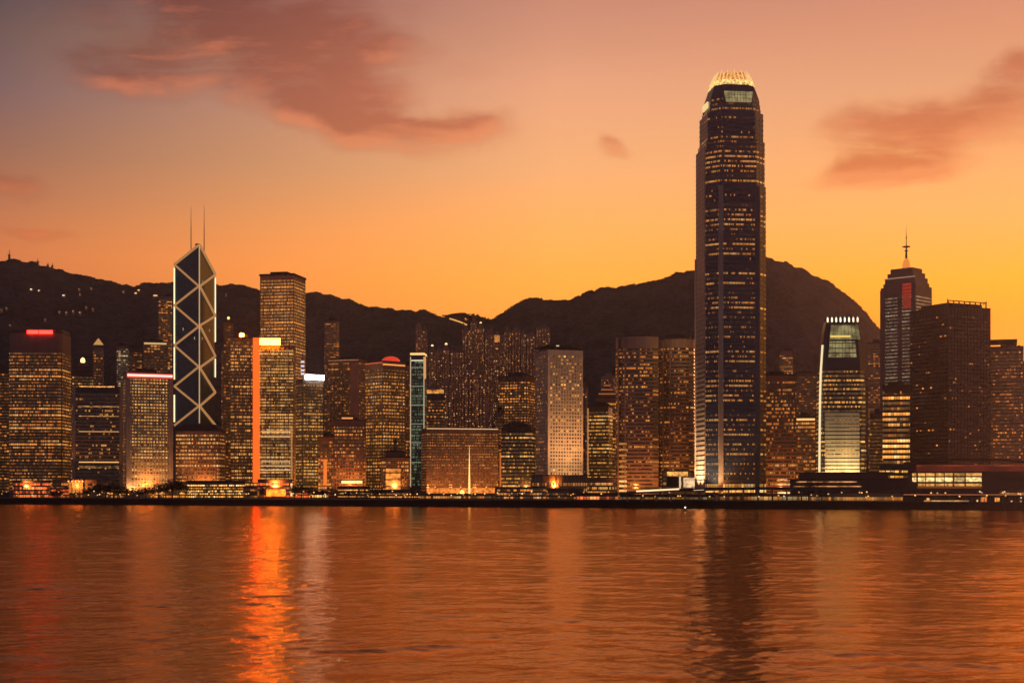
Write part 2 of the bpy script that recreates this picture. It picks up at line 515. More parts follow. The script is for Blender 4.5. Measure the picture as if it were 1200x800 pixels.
# ------------------------------------------------------------------ land and water
WAVE_SLOPE = .058
def build_ground():
    m, N, p = newmat('harbour_water')
    ge = N.n('ShaderNodeNewGeometry').outputs['Position']
    c = N.noise(N.vm('MULTIPLY', ge, (.6, 1.2, 0)), 1.6, 3, .6, dist=.5)[0]
    bp = N.n('ShaderNodeBump')
    bp.inputs['Strength'].default_value = 1.0
    bp.inputs['Distance'].default_value = .05
    N.put(bp.inputs['Height'], c)
    # reflecting skin tinted orange to redden the mirrored light, over dark silty water
    p.inputs['Base Color'].default_value = (.010, .006, .005, 1)
    p.inputs['Roughness'].default_value = 1.0
    p.inputs['Specular IOR Level'].default_value = 0.0
    fr = N.n('ShaderNodeFresnel'); fr.inputs['IOR'].default_value = 1.5
    N.put(fr.inputs['Normal'], bp.outputs[0])
    gl = N.n('ShaderNodeBsdfGlossy')
    gl.inputs['Color'].default_value = (1, .60, .36, 1)
    gl.inputs['Roughness'].default_value = .11
    N.put(gl.inputs['Normal'], bp.outputs[0])
    mx = N.n('ShaderNodeMixShader')
    N.put(mx.inputs[0], N.m('MULTIPLY_ADD', fr.outputs[0], 1.22, .0, clamp=True)); N.put(mx.inputs[1], p.outputs[0]); N.put(mx.inputs[2], gl.outputs[0])
    out = [n for n in m.node_tree.nodes if n.type == 'OUTPUT_MATERIAL'][0]
    N.put(out.inputs[0], mx.outputs[0])
    # wind waves as real relief, finer near the viewer's shore; a deep flat sheet carries on to the horizon
    rs = np.random.RandomState(4)
    ys = [-30.0]
    while ys[-1] < 1720:
        ys.append(ys[-1] + .22 + abs(ys[-1]) * .0016)
    ys = np.array(ys); nc, ns = 900, 70
    side = 1 + (np.arange(1, ns + 1) / ns) ** 3
    U = np.concatenate([-side[::-1], np.linspace(-1, 1, nc), side]); nx = len(U)
    Y = np.repeat(ys[:, None], nx, 1)
    half = np.maximum(Y, 30) * .39 + 25
    Ua = np.abs(U)[None, :]
    X = np.sign(U)[None, :] * np.where(Ua <= 1, Ua * half, half + (Ua - 1) * 3200)
    dy = (.22 + np.abs(Y) * .0016); dx = np.gradient(X, axis=1)
    Zw = np.zeros_like(Y)
    nw = 54
    for i in range(nw):
        lam = 1.0 * (17.0 / 1.0) ** ((i + rs.rand()) / nw)
        th = rs.normal(0, .9)
        kx, ky = 2 * np.pi / lam * np.sin(th), 2 * np.pi / lam * np.cos(th)
        s_ = WAVE_SLOPE * math.sqrt(2.0 / nw) * rs.uniform(.7, 1.3)
        amp = s_ * lam / (2 * np.pi)
        w_ = np.clip((lam / np.maximum(dy * abs(math.cos(th)), dx * abs(math.sin(th))) - 2.2) / 2.5, 0, 1)
        ph = kx * X + ky * Y + rs.rand() * 6.283 + .9 * np.sin(X * .011 + Y * .004 + i)
        Zw += amp * w_ * np.sin(ph)
    # gusts: the chop is stronger in some patches than others
    gust = 1 + .35 * np.sin(X * .021 + 1.3 * np.sin(Y * .013)) * np.sin(Y * .047 + 1.1 * np.sin(X * .009)) + .22 * np.sin(Y * .13 + 2 * np.sin(X * .03))
    Zw *= np.clip(gust, .4, 1.25)
    ny_ = len(ys); nv = ny_ * nx
    co = np.zeros((nv + 4, 3), np.float32)
    co[:nv, 0] = X.ravel(); co[:nv, 1] = Y.ravel(); co[:nv, 2] = Zw.ravel()
    co[nv:] = [(-8000, -400, -1.4), (8000, -400, -1.4), (8000, 9000, -1.4), (-8000, 9000, -1.4)]
    ii = (np.arange(ny_ - 1)[:, None] * nx + np.arange(nx - 1)[None, :]).ravel()
    fc = np.stack([ii, ii + 1, ii + nx + 1, ii + nx], 1)
    fc = np.concatenate([fc, [[nv, nv + 1, nv + 2, nv + 3]]]).astype(np.int32)
    me = bpy.data.meshes.new('harbour_water')
    me.vertices.add(nv + 4); me.vertices.foreach_set('co', co.ravel())
    me.loops.add(fc.size); me.loops.foreach_set('vertex_index', fc.ravel())
    me.polygons.add(len(fc)); me.polygons.foreach_set('loop_start', np.arange(0, fc.size, 4, dtype=np.int32))
    me.polygons.foreach_set('use_smooth', np.ones(len(fc), bool))
    me.materials.append(m); me.update(calc_edges=True); me.validate()
    w = bpy.data.objects.new('harbour_water', me); col.objects.link(w); w['kind'] = 'structure'
    # reclaimed land behind the sea wall
    g = MB()
    pts = []
    for px in range(-400, 1601, 100):
        D = shore_D(px) + .5
        pts.append((wx(px, D), D))
    pts = [(-7900, pts[0][1])] + pts + [(7900, pts[-1][1])]
    n = len(pts)
    g.v = [(x, y, GROUND) for x, y in pts] + [(x, 8900, GROUND) for x, y in pts]
    g.f = [(i, i + 1, n + i + 1, n + i) for i in range(n - 1)]
    gm, N, p = newmat('waterfront_paving')
    ge = N.n('ShaderNodeNewGeometry').outputs['Position']
    N.put(p.inputs['Base Color'], N.mix(N.rng(N.noise(ge, .06, 5, .6)[0], .3, .7), (.05, .045, .04, 1), (.11, .10, .09, 1)))
    p.inputs['Roughness'].default_value = .8
    o = g.build('waterfront_ground', gm); o['kind'] = 'structure'
    # sea wall: a stone face standing in the water, coping and railing of its own
    wm = solid((.012, .012, .012), .95, var=.5, scale=.3, key='wet_stone')
    root = empty('sea_wall', (0, 1400, 0))
    tag(root, 'long black stone sea wall running along the whole far shore', 'sea wall')
    face = MB(); cop = MB(); rail = MB()
    for (x0, y0), (x1, y1) in zip(pts, pts[1:]):
        face.prism([(x0, y0 - 1400 - .3), (x1, y1 - 1400 - .3), (x1, y1 - 1400 + 2), (x0, y0 - 1400 + 2)], -1.8, GROUND - .004)
        cop.prism([(x0, y0 - 1400 - .8), (x1, y1 - 1400 - .8), (x1, y1 - 1400 + 1.2), (x0, y0 - 1400 + 1.2)], GROUND + .004, GROUND + .5)
        rail.bar((x0, y0 - 1400, GROUND + 1.5), (x1, y1 - 1400, GROUND + 1.5), .08)
    for i in range(-300, 1500, 6):
        D = shore_D(i) + .5
        rail.bar((wx(i, D), D - 1400, GROUND + .5), (wx(i, D), D - 1400, GROUND + 1.5), .06)
    face.build('wall_face', wm, root); cop.build('coping', wm, root); rail.build('railing', STEEL, root)
build_ground()

# haze: one box of even air round everything
def build_haze():
    mb = MB()
    mb.box(-8100, 8100, -500, 9100, -2.6, 700)
    m = bpy.data.materials.new('haze'); m.use_nodes = True
    m.node_tree.nodes.clear()
    N = NT(m.node_tree)
    out = N.n('ShaderNodeOutputMaterial')
    v = N.n('ShaderNodeVolumePrincipled')
    v.inputs['Color'].default_value = (.93, .86, 1.0, 1)
    v.inputs['Density'].default_value = 0.00004
    v.inputs['Anisotropy'].default_value = .82
    m.node_tree.links.new(v.outputs[0], out.inputs['Volume'])
    o = mb.build('haze', m); o['kind'] = 'stuff'
build_haze()

# ------------------------------------------------------------------ tower builder
def rect(w, d):
    return [(-w / 2, -d / 2), (w / 2, -d / 2), (w / 2, d / 2), (-w / 2, d / 2)]
def chamf(w, d, c):
    return [(-w/2 + c, -d/2), (w/2 - c, -d/2), (w/2, -d/2 + c), (w/2, d/2 - c), (w/2 - c, d/2), (-w/2 + c, d/2), (-w/2, d/2 - c), (-w/2, -d/2 + c)]
def rounded(w, d, r, n=5):
    pts = []
    for cx, cy_, a0 in ((w/2 - r, -d/2 + r, -90), (w/2 - r, d/2 - r, 0), (-w/2 + r, d/2 - r, 90), (-w/2 + r, -d/2 + r, 180)):
        for i in range(n + 1):
            t = R(a0 + 90 * i / n)
            pts.append((cx + r * math.cos(t), cy_ + r * math.sin(t)))
    return pts
def grow(pts, e):
    xs = [p[0] for p in pts]; ys = [p[1] for p in pts]
    kx = 1 + 2 * e / (max(xs) - min(xs)); ky = 1 + 2 * e / (max(ys) - min(ys))
    return [(x * kx, y * ky) for x, y in pts]

class Tower:
    """a building placed by bearing and distance; local -Y looks at the harbour"""
    def __init__(s, name, label, cat, x0, x1, yt, D, side=None, spx=0.0, rel=22.0, depth=None, base=None, group=None, plan='rect', corner=4.0):
        m = D / F
        s.m, s.D, s.x0, s.x1 = m, D, x0, x1
        a = 0.0
        if side == 'L': a = R(rel)
        if side == 'R': a = -R(rel)
        s.a = a
        front = (x1 - x0) - spx
        s.w = front * m / math.cos(a)
        s.d = spx * m / math.sin(abs(a)) if side else (depth or min(max(s.w * .8, 14), 45))
        if depth and side: s.d = depth
        s.px = (x0 + x1) / 2
        xc = wx(s.px, D)
        s.base = GROUND if base is None else base
        s.H = wz(yt, D - s.d * .4) - s.base
        phi = math.atan2(xc, D)
        s.root = empty(name, (xc, D + s.d * .1, s.base), -phi + a)
        tag(s.root, label, cat, group)
        s.plan = {'rect': lambda: rect(s.w, s.d), 'chamf': lambda: chamf(s.w, s.d, corner), 'round': lambda: rounded(s.w, s.d, min(corner, s.w * .45, s.d * .45))}[plan]()
        s.fx0, s.fx1 = (x0 + spx, x1) if side == 'L' else (x0, x1 - spx)
    def world(s, x, y, z=0.0):
        rz = s.root.rotation_euler.z; l = s.root.location
        return Vector((l.x + x * math.cos(rz) - y * math.sin(rz), l.y + x * math.sin(rz) + y * math.cos(rz), s.base + z))
    def lx(s, px):   # local x on the front face for a photo column
        return ((px - s.fx0) / (s.fx1 - s.fx0) - .5) * s.w
    def lz(s, py):   # local z for a photo row
        return wz(py, s.D - s.d * .4) - s.base
    def shaft(s, mat, z0=0.0, z1=None, name='wall', pier=0.0, pierw=.8, pierd=.5, sc_=1.0):
        z1 = s.H if z1 is None else z1
        mb = MB().prism([(x * sc_, y * sc_) for x, y in s.plan], z0, z1)
        if pier:
            w, d = s.w * sc_, s.d * sc_
            n = max(1, round(w / pier)); 
            for i in range(n + 1):
                x = -w / 2 + w * i / n
                for y in (-d / 2, d / 2):
                    mb.box(x - pierw / 2, x + pierw / 2, y - pierd, y + pierd, z0 + .02, z1 - .03)
            n = max(1, round(d / pier))
            for i in range(1, n):
                y = -d / 2 + d * i / n
                for x in (-w / 2, w / 2):
                    mb.box(x - pierd, x + pierd, y - pierw / 2, y + pierw / 2, z0 + .02, z1 - .03)
        return mb.build(name, mat, s.root)
    def bands(s, mat, floor=4.0, wh=2.4, z0=6.0, z1=None, skip=None, proud=.18, sc_=1.0, name='window_band', plan=None):
        z1 = s.H - 3 if z1 is None else z1
        n = int((z1 - z0) / floor)
        if n < 1: return
        if n > 98:
            floor = (z1 - z0) / 98; n = 98; wh = floor * .62
        me = MB().prism(grow([(x * sc_, y * sc_) for x, y in (plan or s.plan)], proud), -wh / 2, wh / 2).mesh(name, mat)
        for i in range(n):
            z = z0 + floor * (i + .5)
            if skip and skip(z): continue
            put(name, me, s.root, (0, 0, z))
    def roof(s, mat=DARKROOF, over=.4, t=1.2, plant=True, rng=random):
        rf = MB().prism(grow(s.plan, over), s.H + .004, s.H + t).build('roof', mat, s.root)
        if plant:
            w, d = s.w * rng.uniform(.35, .6), s.d * rng.uniform(.35, .6)
            ox = rng.uniform(-.12, .12) * s.w
            h = rng.uniform(3, 5)
            mb = MB().box(ox - w / 2, ox + w / 2, -d / 2, d / 2, s.H + t + .004, s.H + t + h)
            mb.box(ox + w * .55, ox + w * .55 + 2.5, -d * .2, d * .2, s.H + t + .004, s.H + t + h * .6)
            mb.build('plant_room', mat, rf)
    def box(s, name, mat, px0, px1, y0, y1, out=1.0, thick=1.5, label=None):
        """a block on the front face given by photo columns and rows"""
        o = MB().box(s.lx(px0), s.lx(px1), -s.d / 2 - out - thick, -s.d / 2 - out, s.lz(y1), s.lz(y0)).build(name, mat, s.root)
        if label: o['label'] = label
        return o
WALL = {'brown': solid((.22, .13, .09), .7), 'dark': solid((.05, .045, .045), .5), 'pale': solid((.48, .34, .23), .7), 'red': solid((.30, .14, .09), .7),
        'tan': solid((.37, .22, .12), .7), 'grey': solid((.22, .20, .19), .65), 'night': solid((.025, .027, .033), .35), 'rose': solid((.34, .19, .13), .7)}
def office(name, label, x0, x1, yt, D, wall='brown', floor=4.0, wh=2.4, pier=0.0, cat='tower', win=None, roofp=True, z0=6.0, zt=3.0, pierw=.8, **kw):
    t = Tower(name, label, cat, x0, x1, yt, D, **kw)
    t.shaft(WALL[wall] if isinstance(wall, str) else wall, pier=pier, pierw=pierw)
    w = dict(h=wh); w.update(win or {})
    t.bands(windows(**w), floor, wh, z0, t.H - zt)
    t.roof(plant=roofp)
    return t

def flood(label, px, D, target, energy, color, size=R(70), z=GROUND, blend=.6, cat='floodlight', dx=0):
    """ground floodlight: bracket, housing, lens and its own lamp"""
    x = wx(px, D) + dx
    root = empty('floodlight', (x, D, z)); tag(root, label, cat, 'floodlights at the foot of the towers')
    MB().box(-.6, .6, -.1, .1, 0, .9).build('bracket', STEEL, root)
    MB().box(-.7, .7, -.5, .5, .9, 1.7).build('housing', STEEL, root)
    MB().box(-.6, .6, -.4, .4, 1.704, 1.75).build('lens', glow(color, 6.0), root)
    l = bpy.data.lights.new('lamp', 'SPOT'); l.energy = energy; l.color = color; l.spot_size = size; l.spot_blend = blend; l.shadow_soft_size = 1.0
    o = bpy.data.objects.new('lamp', l); col.objects.link(o); o.parent = root; o.location = (0, 0, 2.2)
    dv = Vector(target) - Vector((x, D, z + 2.2))
    o.rotation_euler = dv.to_track_quat('-Z', 'Y').to_euler()
    return root

# ================================================================== LEFT: towers from the left edge to the braced tower
T = office('office_tower', 'dark sliver of a tower cut off by the left edge of the photo', -14, 12, 432, 1980, wall='dark', win=dict(bay=3, lit=.22, rowv=.3, pal='orange', es=.7))

# tower with the red roof sign
T = Tower('sign_tower', 'dark brown tower at far left with a glowing red sign on top', 'tower', 12, 80, 390, 1840, side='R', spx=9, rel=14, depth=52, plan='chamf', corner=4)
T.shaft(WALL['brown'])
T.bands(windows(bay=2.2, lit=.58, rowv=.75, pal='orange', es=.75, group=9, h=2.2), 3.9, 2.2, 8, T.lz(410))
T.roof(plant=False)
MB().prism([(x * .98, y * .98) for x, y in T.plan], T.H + 1.21, T.H + 4.5).build('parapet', WALL['dark'], T.root)
for a, b in ((33, 45.2), (46.2, 61)):
    o = T.box('sign', glow((1, .016, .01), 12.0, True, key='red_sign'), a, b, 387, 391, .6, 1.2)
    MB().box(T.lx(a), T.lx(b), -T.d / 2 - 1.79, -T.d / 2 - 1.75, T.lz(389.8), T.lz(388.2)).build('sign_tube', glow((1, .30, .22), 4.0, key='red_tube'), o)

# stepped tower with lantern
T = office('stepped_tower', 'small stepped tower with a bright yellow lantern and lit top floors', 85, 108, 436, 1980, wall='dark', win=dict(bay=2.5, lit=.3, rowv=.6, pal='gold', es=.9))
MB().box(-T.w * .46, T.w * .46, -T.d * .46, T.d * .46, T.H + 1.21, T.H + 8).build('lit_storey', windows(bay=3, lit=1.6, rowv=0, pal='gold', es=2.2, h=20), T.root, (0, 0, 0))
MB().prism(rect(T.w * .5, T.d * .5), T.H + 8.01, T.H + 13, .8).build('upper_storey', WALL['brown'], T.root)
MB().lathe([(2.2, T.H + 13.01), (3.0, T.H + 15), (2.6, T.H + 18), (.6, T.H + 20)], 12).build('lantern', glow((1, .62, .2), 3.0), T.root)

T = office('slim_tower', 'slim brown tower with a lit pyramid top behind the small stepped tower', 109, 121, 405, 2150, wall='brown', win=dict(bay=3, lit=.25, pal='orange', es=.5), roofp=False)
MB().prism(rect(T.w, T.d), T.H + 1.21, T.H + 11, .08).build('pyramid_roof', glow((1, .5, .14), .55), T.root)

office('apartment_tower', 'narrow dim tower with dotted lights left of the ribbed pale tower', 137, 150, 405, 2260, wall='brown', floor=3.2, wh=1.6, win=dict(bay=3.5, lit=.3, pal='white', es=.8, h=1.6))
office('apartment_tower', 'low dark block of flats tucked behind the neon topped tower', 150, 166, 408, 2320, wall='dark', floor=3.2, wh=1.6, win=dict(bay=3.5, lit=.18, pal='orange', es=.6, h=1.6))
T = office('ribbed_tower', 'pale ribbed tower with bright cap rising behind the red neon roof', 168, 195, 401, 2140, wall='tan', pier=4.5, win=dict(bay=4.5, lit=.25, pal='orange', es=.6))
MB().box(-T.w * .47, T.w * .47, -T.d / 2 - .8, -T.d / 2 - .6, T.H - 3, T.H - .5).build('cornice_light', glow((1, .6, .25), .7), T.root)
office('apartment_tower', 'faint tower of scattered lights on the slope left of the braced tower', 186, 201, 347, 2620, wall='brown', floor=3.2, wh=1.6, win=dict(bay=4, lit=.25, pal='orange', es=1.0, h=1.6), base=60)

# louvred block
T = Tower('louvred_block', 'low dark block wrapped in pale horizontal strips', 'building', 88, 143, 455, 1745, side='R', spx=3, rel=6, depth=42)
T.shaft(WALL['dark'])
T.bands(windows(bay=2.0, lit=.10, rowv=.9, pal='gold', es=.6, group=12, h=2.2, dim=.02), 4.4, 2.2, 10, T.H - 3)
for y, e_, q in ((476, .3, .9), (488, .75, .6), (506, .95, 0), (541.5, 1.1, 0), (547, .7, .9)):
    T.box('lit_floor', glow((1, .5, .16), e_, var=q, scale=.2), 93, 138, y - .9, y + .9, .25, .1)
me = MB().prism(grow(T.plan, .9), -.55, .55).mesh('floor_ledge', solid((.34, .27, .23), .7))
for i in range(int((T.H - 9) / 4.4)):
    put('floor_ledge', me, T.root, (0, 0, 9.6 + 4.4 * i))
for sx in (-1, 1):
    MB().box(sx * (T.w / 2 + .3) - 1.6, sx * (T.w / 2 + .3) + 1.6, -T.d / 2 - 1.2, -T.d / 2 + 2, 0, T.H + 2).build('corner_pier', solid((.34, .27, .23), .7), T.root)
MB().prism(grow(T.plan, -3), T.H + .004, T.H + 4, .9).build('roof', DARKROOF, T.root)
MB().box(-T.w * .4, T.w * .36, -T.d / 2 + 1.2, -T.d / 2 + 1.6, T.H + 1.6, T.H + 2.8).build('roof_light', glow((1, .42, .1), 1.1, var=.9, scale=.25), T.root)
MB().box(-T.w * .5 - 2, T.w * .5 + 2, -T.d / 2 - 3, T.d / 2, 0, 8).build('podium', solid((.34, .27, .23), .7), T.root)

# neon topped gridded tower
T = Tower('gridded_tower', 'pale gridded tower full of yellow windows under a red neon roof line', 'tower', 145, 198, 437, 1715, side='L', spx=5, rel=10, depth=34)
T.shaft(WALL['pale'], pier=3.4, pierw=1.0, pierd=.5)
T.bands(windows(bay=1.7, lit=.9, rowv=.35, pal='gold', es=1.05, mull=.2, group=3, h=1.9, glass=(.03, .025, .02)), 3.5, 1.9, 6, T.H - 4)
for sx in (-1, 1):
    MB().box(sx * T.w / 2 - 2.4, sx * T.w / 2 + 2.4, -T.d / 2 - .9, -T.d / 2 + 3, 0, T.H).build('corner_pier', WALL['pale'], T.root)
T.roof(plant=True)
MB().box(-T.w / 2 - 1.5, T.w / 2 + 1.5, -T.d / 2 - 2, -T.d / 2 - 1.2, T.lz(442.2), T.lz(438)).build('neon_band', glow((1, .13, .08), 1.6, True, key='red_neon'), T.root)
MB().box(-T.w / 2 - 1.3, T.w / 2 + 1.3, -T.d / 2 - 2.3, -T.d / 2 - 2.01, T.lz(440.6), T.lz(439.4)).build('neon_tube', glow((1, .62, .5), 3.0, key='neon_tube'), T.root)

for px in (156, 186):
    flood('floodlight throwing warm light up the neon roofed tower', px, 1688, Vector((wx(px, 1715), 1716, 75)), 34000, (1, .52, .2), R(120), z=GROUND + 3)
# ------------------------------------------------------------------ braced glass tower with two masts
def braced_tower():
    D = 1870.0; m = D / F
    xc = wx(224.8, D)
    w = 33.5 * m
    phi = math.atan2(xc, D)
    root = empty('braced_tower', (xc, D + w * .5, GROUND), -phi + R(57))
    tag(root, 'dark glass tower with glowing diagonal braces and two thin masts', 'tower')
    Z = lambda y: wz(y, D) - GROUND
    h = w / 2
    L, Nr, Rr, B = (-h, h), (-h, -h), (h, -h), (h, h)
    glass = windows(bay=1.6, lit=.018, rowv=.2, pal='gold', es=.8, glass=(.010, .020, .026), mull=.06, h=2000, frame=(.02, .03, .035))
    mb = MB()
    mb.v = [(*Nr, 0), (*Rr, 0), (*B, 0), (*L, 0), (*Nr, Z(288)), (*Rr, Z(318)), (*B, Z(330)), (*L, Z(309))]
    mb.f = [(0, 1, 5, 4), (1, 2, 6, 5), (2, 3, 7, 6), (3, 0, 4, 7), (4, 5, 6), (4, 6, 7), (3, 2, 1, 0)]
    gm, N, p = newmat('curtain_glass')
    tc = N.n('ShaderNodeTexCoord').outputs['Object']
    x, y, z = N.sep(tc)
    u = N.m('FRACT', N.m('DIVIDE', N.m('ADD', N.m('ADD', x, y), 400), 1.5))
    v_ = N.m('FRACT', N.m('DIVIDE', z, 3.9))
    ln = N.m('MAXIMUM', N.m('LESS_THAN', u, .10), N.m('LESS_THAN', v_, .12))
    pan = N.white(N.comb(N.m('FLOOR', N.m('DIVIDE', N.m('ADD', N.m('ADD', x, y), 400), 1.5)), N.m('FLOOR', N.m('DIVIDE', z, 3.9))))
    tint = N.mix(pan[0], (.014, .06, .085, 1), (.026, .095, .13, 1))
    N.put(p.inputs['Base Color'], N.mix(ln, tint, (.03, .04, .045, 1)))
    p.inputs['Roughness'].default_value = .12
    on = N.m('MULTIPLY', N.m('GREATER_THAN', pan[0], .996), N.m('SUBTRACT', 1, ln))
    p.inputs['Emission Color'].default_value = (.9, .75, .4, 1)
    N.put(p.inputs['Emission Strength'], N.m('MULTIPLY', on, .35))
    gm.cycles.emission_sampling = 'NONE'
    mb.build('glass_wall', gm, root)
    e = .9
    def PL(s, y): return (-h - e, h - s * w, Z(y))
    def PR(s, y): return (-h + s * w, -h - e, Z(y))
    gold = glow((1, .46, .16), .42, key='brace_light')
    ys = [309, 336, 357, 383, 404, 430, 452, 476, 498]
    for i in range(8):
        MB().bar(PL(i % 2, ys[i]), PL((i + 1) % 2, ys[i + 1]), 1.45).build('brace', gold, root)
    ys = [318, 336, 367, 382, 415, 431, 458, 476, 497]
    for i in range(8):
        MB().bar(PR((i + 1) % 2, ys[i]), PR(i % 2, ys[i + 1]), 1.6).build('brace', gold, root)
    MB().bar(PL(0, 309), PL(1, 288), 1.7).build('roof_edge', gold, root)
    MB().bar(PR(0, 288), PR(1, 318), 1.7).build('roof_edge', gold, root)
    white = glow((1, .78, .42), 1.5, key='edge_light')
    dim = glow((1, .62, .30), .55, key='edge_light')
    for a, b in ((313, 402), (406, 444), (462, 494)):
        MB().bar(PL(0, a), PL(0, b), 1.0).build('edge_light', white, root)
    for a, b in ((322, 365), (368, 398), (418, 440)):
        MB().bar(PR(1, a), PR(1, b), .9).build('edge_light', white, root)
    MB().bar((-h - e, -h - e, Z(288)), (-h - e, -h - e, Z(496)), .9).build('edge_light', dim, root)
    MB().box(-h * .72, -h * .5, -h * .72, -h * .5, Z(294), Z(285)).build('roof_box', STEEL, root)
    for px, yt in ((223.5, 238), (239, 237)):
        lx_ = (px - 228) * m
        c, s = math.cos(-(-phi + R(57))), math.sin(-(-phi + R(57)))
        X, Y = lx_ * c, lx_ * s
        X -= 4 * 0; 
        mast = MB().bar((X, Y, Z(330) if 0 else Z(312)), (X, Y, Z(262)), .7, 6, .45).bar((X, Y, Z(262)), (X, Y, Z(yt)), .4, 6, .15)
        mast.build('mast', STEEL, root)
    MB().box(-h - 2, h + 2, -h - 2, h + 2, 0, Z(530)).build('stone_base', WALL['grey'], root)
braced_tower()

# low bank hall in front of it
T = Tower('low_office_block', 'low brown office block with lit strips at the foot of the braced tower', 'building', 207, 262, 505, 1735, side='R', spx=6, rel=12, depth=36)
T.shaft(WALL['rose'], pier=3.6, pierw=.7)
T.bands(windows(bay=1.8, lit=.55, rowv=.85, pal='amber', es=.9, group=7, h=2.2), 4.3, 2.2, 5, T.H - 2)
T.roof(plant=False, over=1.0)
MB().prism(grow(T.plan, .5), T.H + 1.21, T.H + 8, .72).build('hipped_roof', DARKROOF, T.root)

# dim block left of the orange strip, with its slim neighbour
T = office('slim_tower', 'slim dark tower with one orange lamp on its tip right of the braced tower', 262, 273, 378, 1960, wall='brown', win=dict(bay=3, lit=.2, pal='orange', es=.5), roofp=False)
MB().bar((T.w * .2, 0, T.H + 1.2), (T.w * .2, 0, T.H + 5), .25).build('lamp_post', STEEL, T.root)
MB().lathe([(.6, T.H + 5), (1.7, T.H + 6.2), (1.7, T.H + 7.4), (.5, T.H + 8.6)], 10).build('lamp', glow((1, .42, .1), 3.0), T.root)
T = office('office_tower', 'brown tower with yellow lit floors just left of the orange strip', 270, 298, 396, 1800, wall='brown', pier=5, win=dict(bay=2, lit=.5, rowv=.7, pal='amber', es=.8, group=3))
MB().lathe([(1.0, T.H + 1.2), (2.7, T.H + 2.5), (2.7, T.H + 5.5), (1.0, T.H + 6.5)], 12, (T.lx(283), -T.d * .3)).build('roof_lamp', glow((1, .22, .02), 50.0, True), T.root)
# sign tower with orange strip
T = Tower('sign_tower', 'bright tower with orange vertical strip and a blazing orange roof sign', 'tower', 297, 345, 406, 1705, side='R', spx=2, rel=5, depth=36)
T.shaft(WALL['tan'], pier=5, pierw=.6)
T.bands(windows(bay=1.5, lit=1.05, rowv=.5, pal='gold', es=.85, group=5, h=2.1, glass=(.03, .02, .015)), 3.4, 2.1, 14, T.H - 3)
T.roof(plant=True)
T.box('light_strip', glow((1, .09, .007), 1.9, True, key='orange_strip'), 297.3, 304.6, 396, 565, 1.2, 2.0)
T.box('sign', glow((1, .24, .008), 80.0, True, key='orange_sign'), 305.5, 328.5, 396.8, 404.2, 1.2, 1.5)
T.box('corner_strip', glow((1, .45, .12), .45), 340.6, 342.4, 500, 560, .9, .8)
for y in (505, 511, 540, 545, 550):
    T.box('floor_light', glow((1, .62, .3), .8), 306, 340, y, y + 1.1, .8, .4)

# tall gridded tower with flat overhanging cap
T = Tower('gridded_tower', 'tall square gridded tower with overhanging flat cap behind the blazing sign', 'tower', 305, 357, 323, 1900, side='R', spx=14, rel=20)
T.shaft(WALL['rose'], pier=4.2, pierw=.7, pierd=.4)
T.bands(windows(bay=2.1, lit=.5, rowv=.45, pal='amber', es=.62, group=5, h=2.4, dim=.3), 4.0, 2.4, 20, T.H - 4)
T.roof(plant=True, over=1.2, t=2.5)

T = Tower('sign_tower', 'dim striped tower with a glaring white sign on its roof', 'tower', 344, 378, 446, 1780, side='L', spx=11, rel=25)
T.shaft(WALL['grey'], pier=3.5, pierw=.5)
T.bands(windows(bay=1.7, lit=.72, rowv=.65, pal='gold', es=.8, group=4, h=2.1), 3.7, 2.1, 8, T.H - 2)
T.roof(plant=False)
T.box('sign', glow((1, .80, .68), 18.0, True, key='white_sign'), 357, 378.5, 439, 444.8, .6, 1.4)
for i, y in enumerate((424, 429, 434, 438)):
    MB().box(-T.w / 2 - 2.0, -T.w / 2 + 1.4, -T.d / 2 - .3, -T.d / 2 + 2, T.lz(y) - 1.2, T.lz(y) + .9).build('mast_light', glow((.9, .8, .9), .9), T.root)
MB().bar((-T.w / 2 - .2, -T.d / 2 + 1, 0), (-T.w / 2 - .2, -T.d / 2 + 1, T.lz(414)), .6).build('mast', STEEL, T.root)
T = Tower('low_block', 'narrow low block edged with orange neon left of the red windowed block', 'building', 373, 390, 512, 1730)
T.shaft(WALL['red']); T.bands(windows(bay=2.5, lit=.4, pal='orange', es=.8), 4, 2.2, 6, T.H - 2); T.roof()
T.box('neon_upright', glow((1, .22, .03), .9), 379, 383, 540, 568, .3, .5)
T.box('neon_crossbar', glow((1, .22, .03), .9), 376, 384, 538, 540, .3, .5)

# ================================================================== CENTRE
office('slim_tower', 'lone slim hazy tower standing above its neighbours left of the red dome', 380, 397, 376, 2280, wall='rose', floor=3.3, wh=1.7, win=dict(bay=3.4, lit=.22, pal='orange', es=.5, h=1.7), plan='chamf', corner=3)
T = Tower('office_tower', 'hazy brown slab with a pinkish vertical pier beside the red dome tower', 'tower', 383, 430, 421, 2030, side='R', spx=10, rel=24)
T.shaft(WALL['brown'], pier=6, pierw=1.0); T.bands(windows(bay=2.6, lit=.3, rowv=.4, pal='orange', es=.5), 3.7, 2.0, 6, T.H - 3); T.roof()
T.box('pier', solid((.45, .22, .15), .7), 411, 420, 425, 560, .6, 2.5)
MB().box(-T.w * .45, T.w * .5, -T.d / 2 - 1.2, -T.d / 2 - .9, T.H - 1.6, T.H - .8).build('roof_light', glow((1, .4, .2), .4), T.root)
T = office('windowed_block', 'red brown mid height block of small lit windows with a lit entrance canopy', 391, 428, 492, 1715, wall='red', pier=3.4, win=dict(bay=1.8, lit=.42, rowv=.3, pal='orange', es=.9, group=3))
MB().box(-T.w * .25, T.w * .1, -T.d / 2 - .1, -T.d / 2 + 1, T.H + 1.3, T.H + 3).build('roof_light', glow((1, .35, .1), 1.0), T.root)
MB().box(T.lx(400), T.lx(424), -T.d / 2 - 4, -T.d / 2 - .6, T.lz(566), T.lz(563)).build('lit_canopy', glow((1, .62, .18), 1.9), T.root)

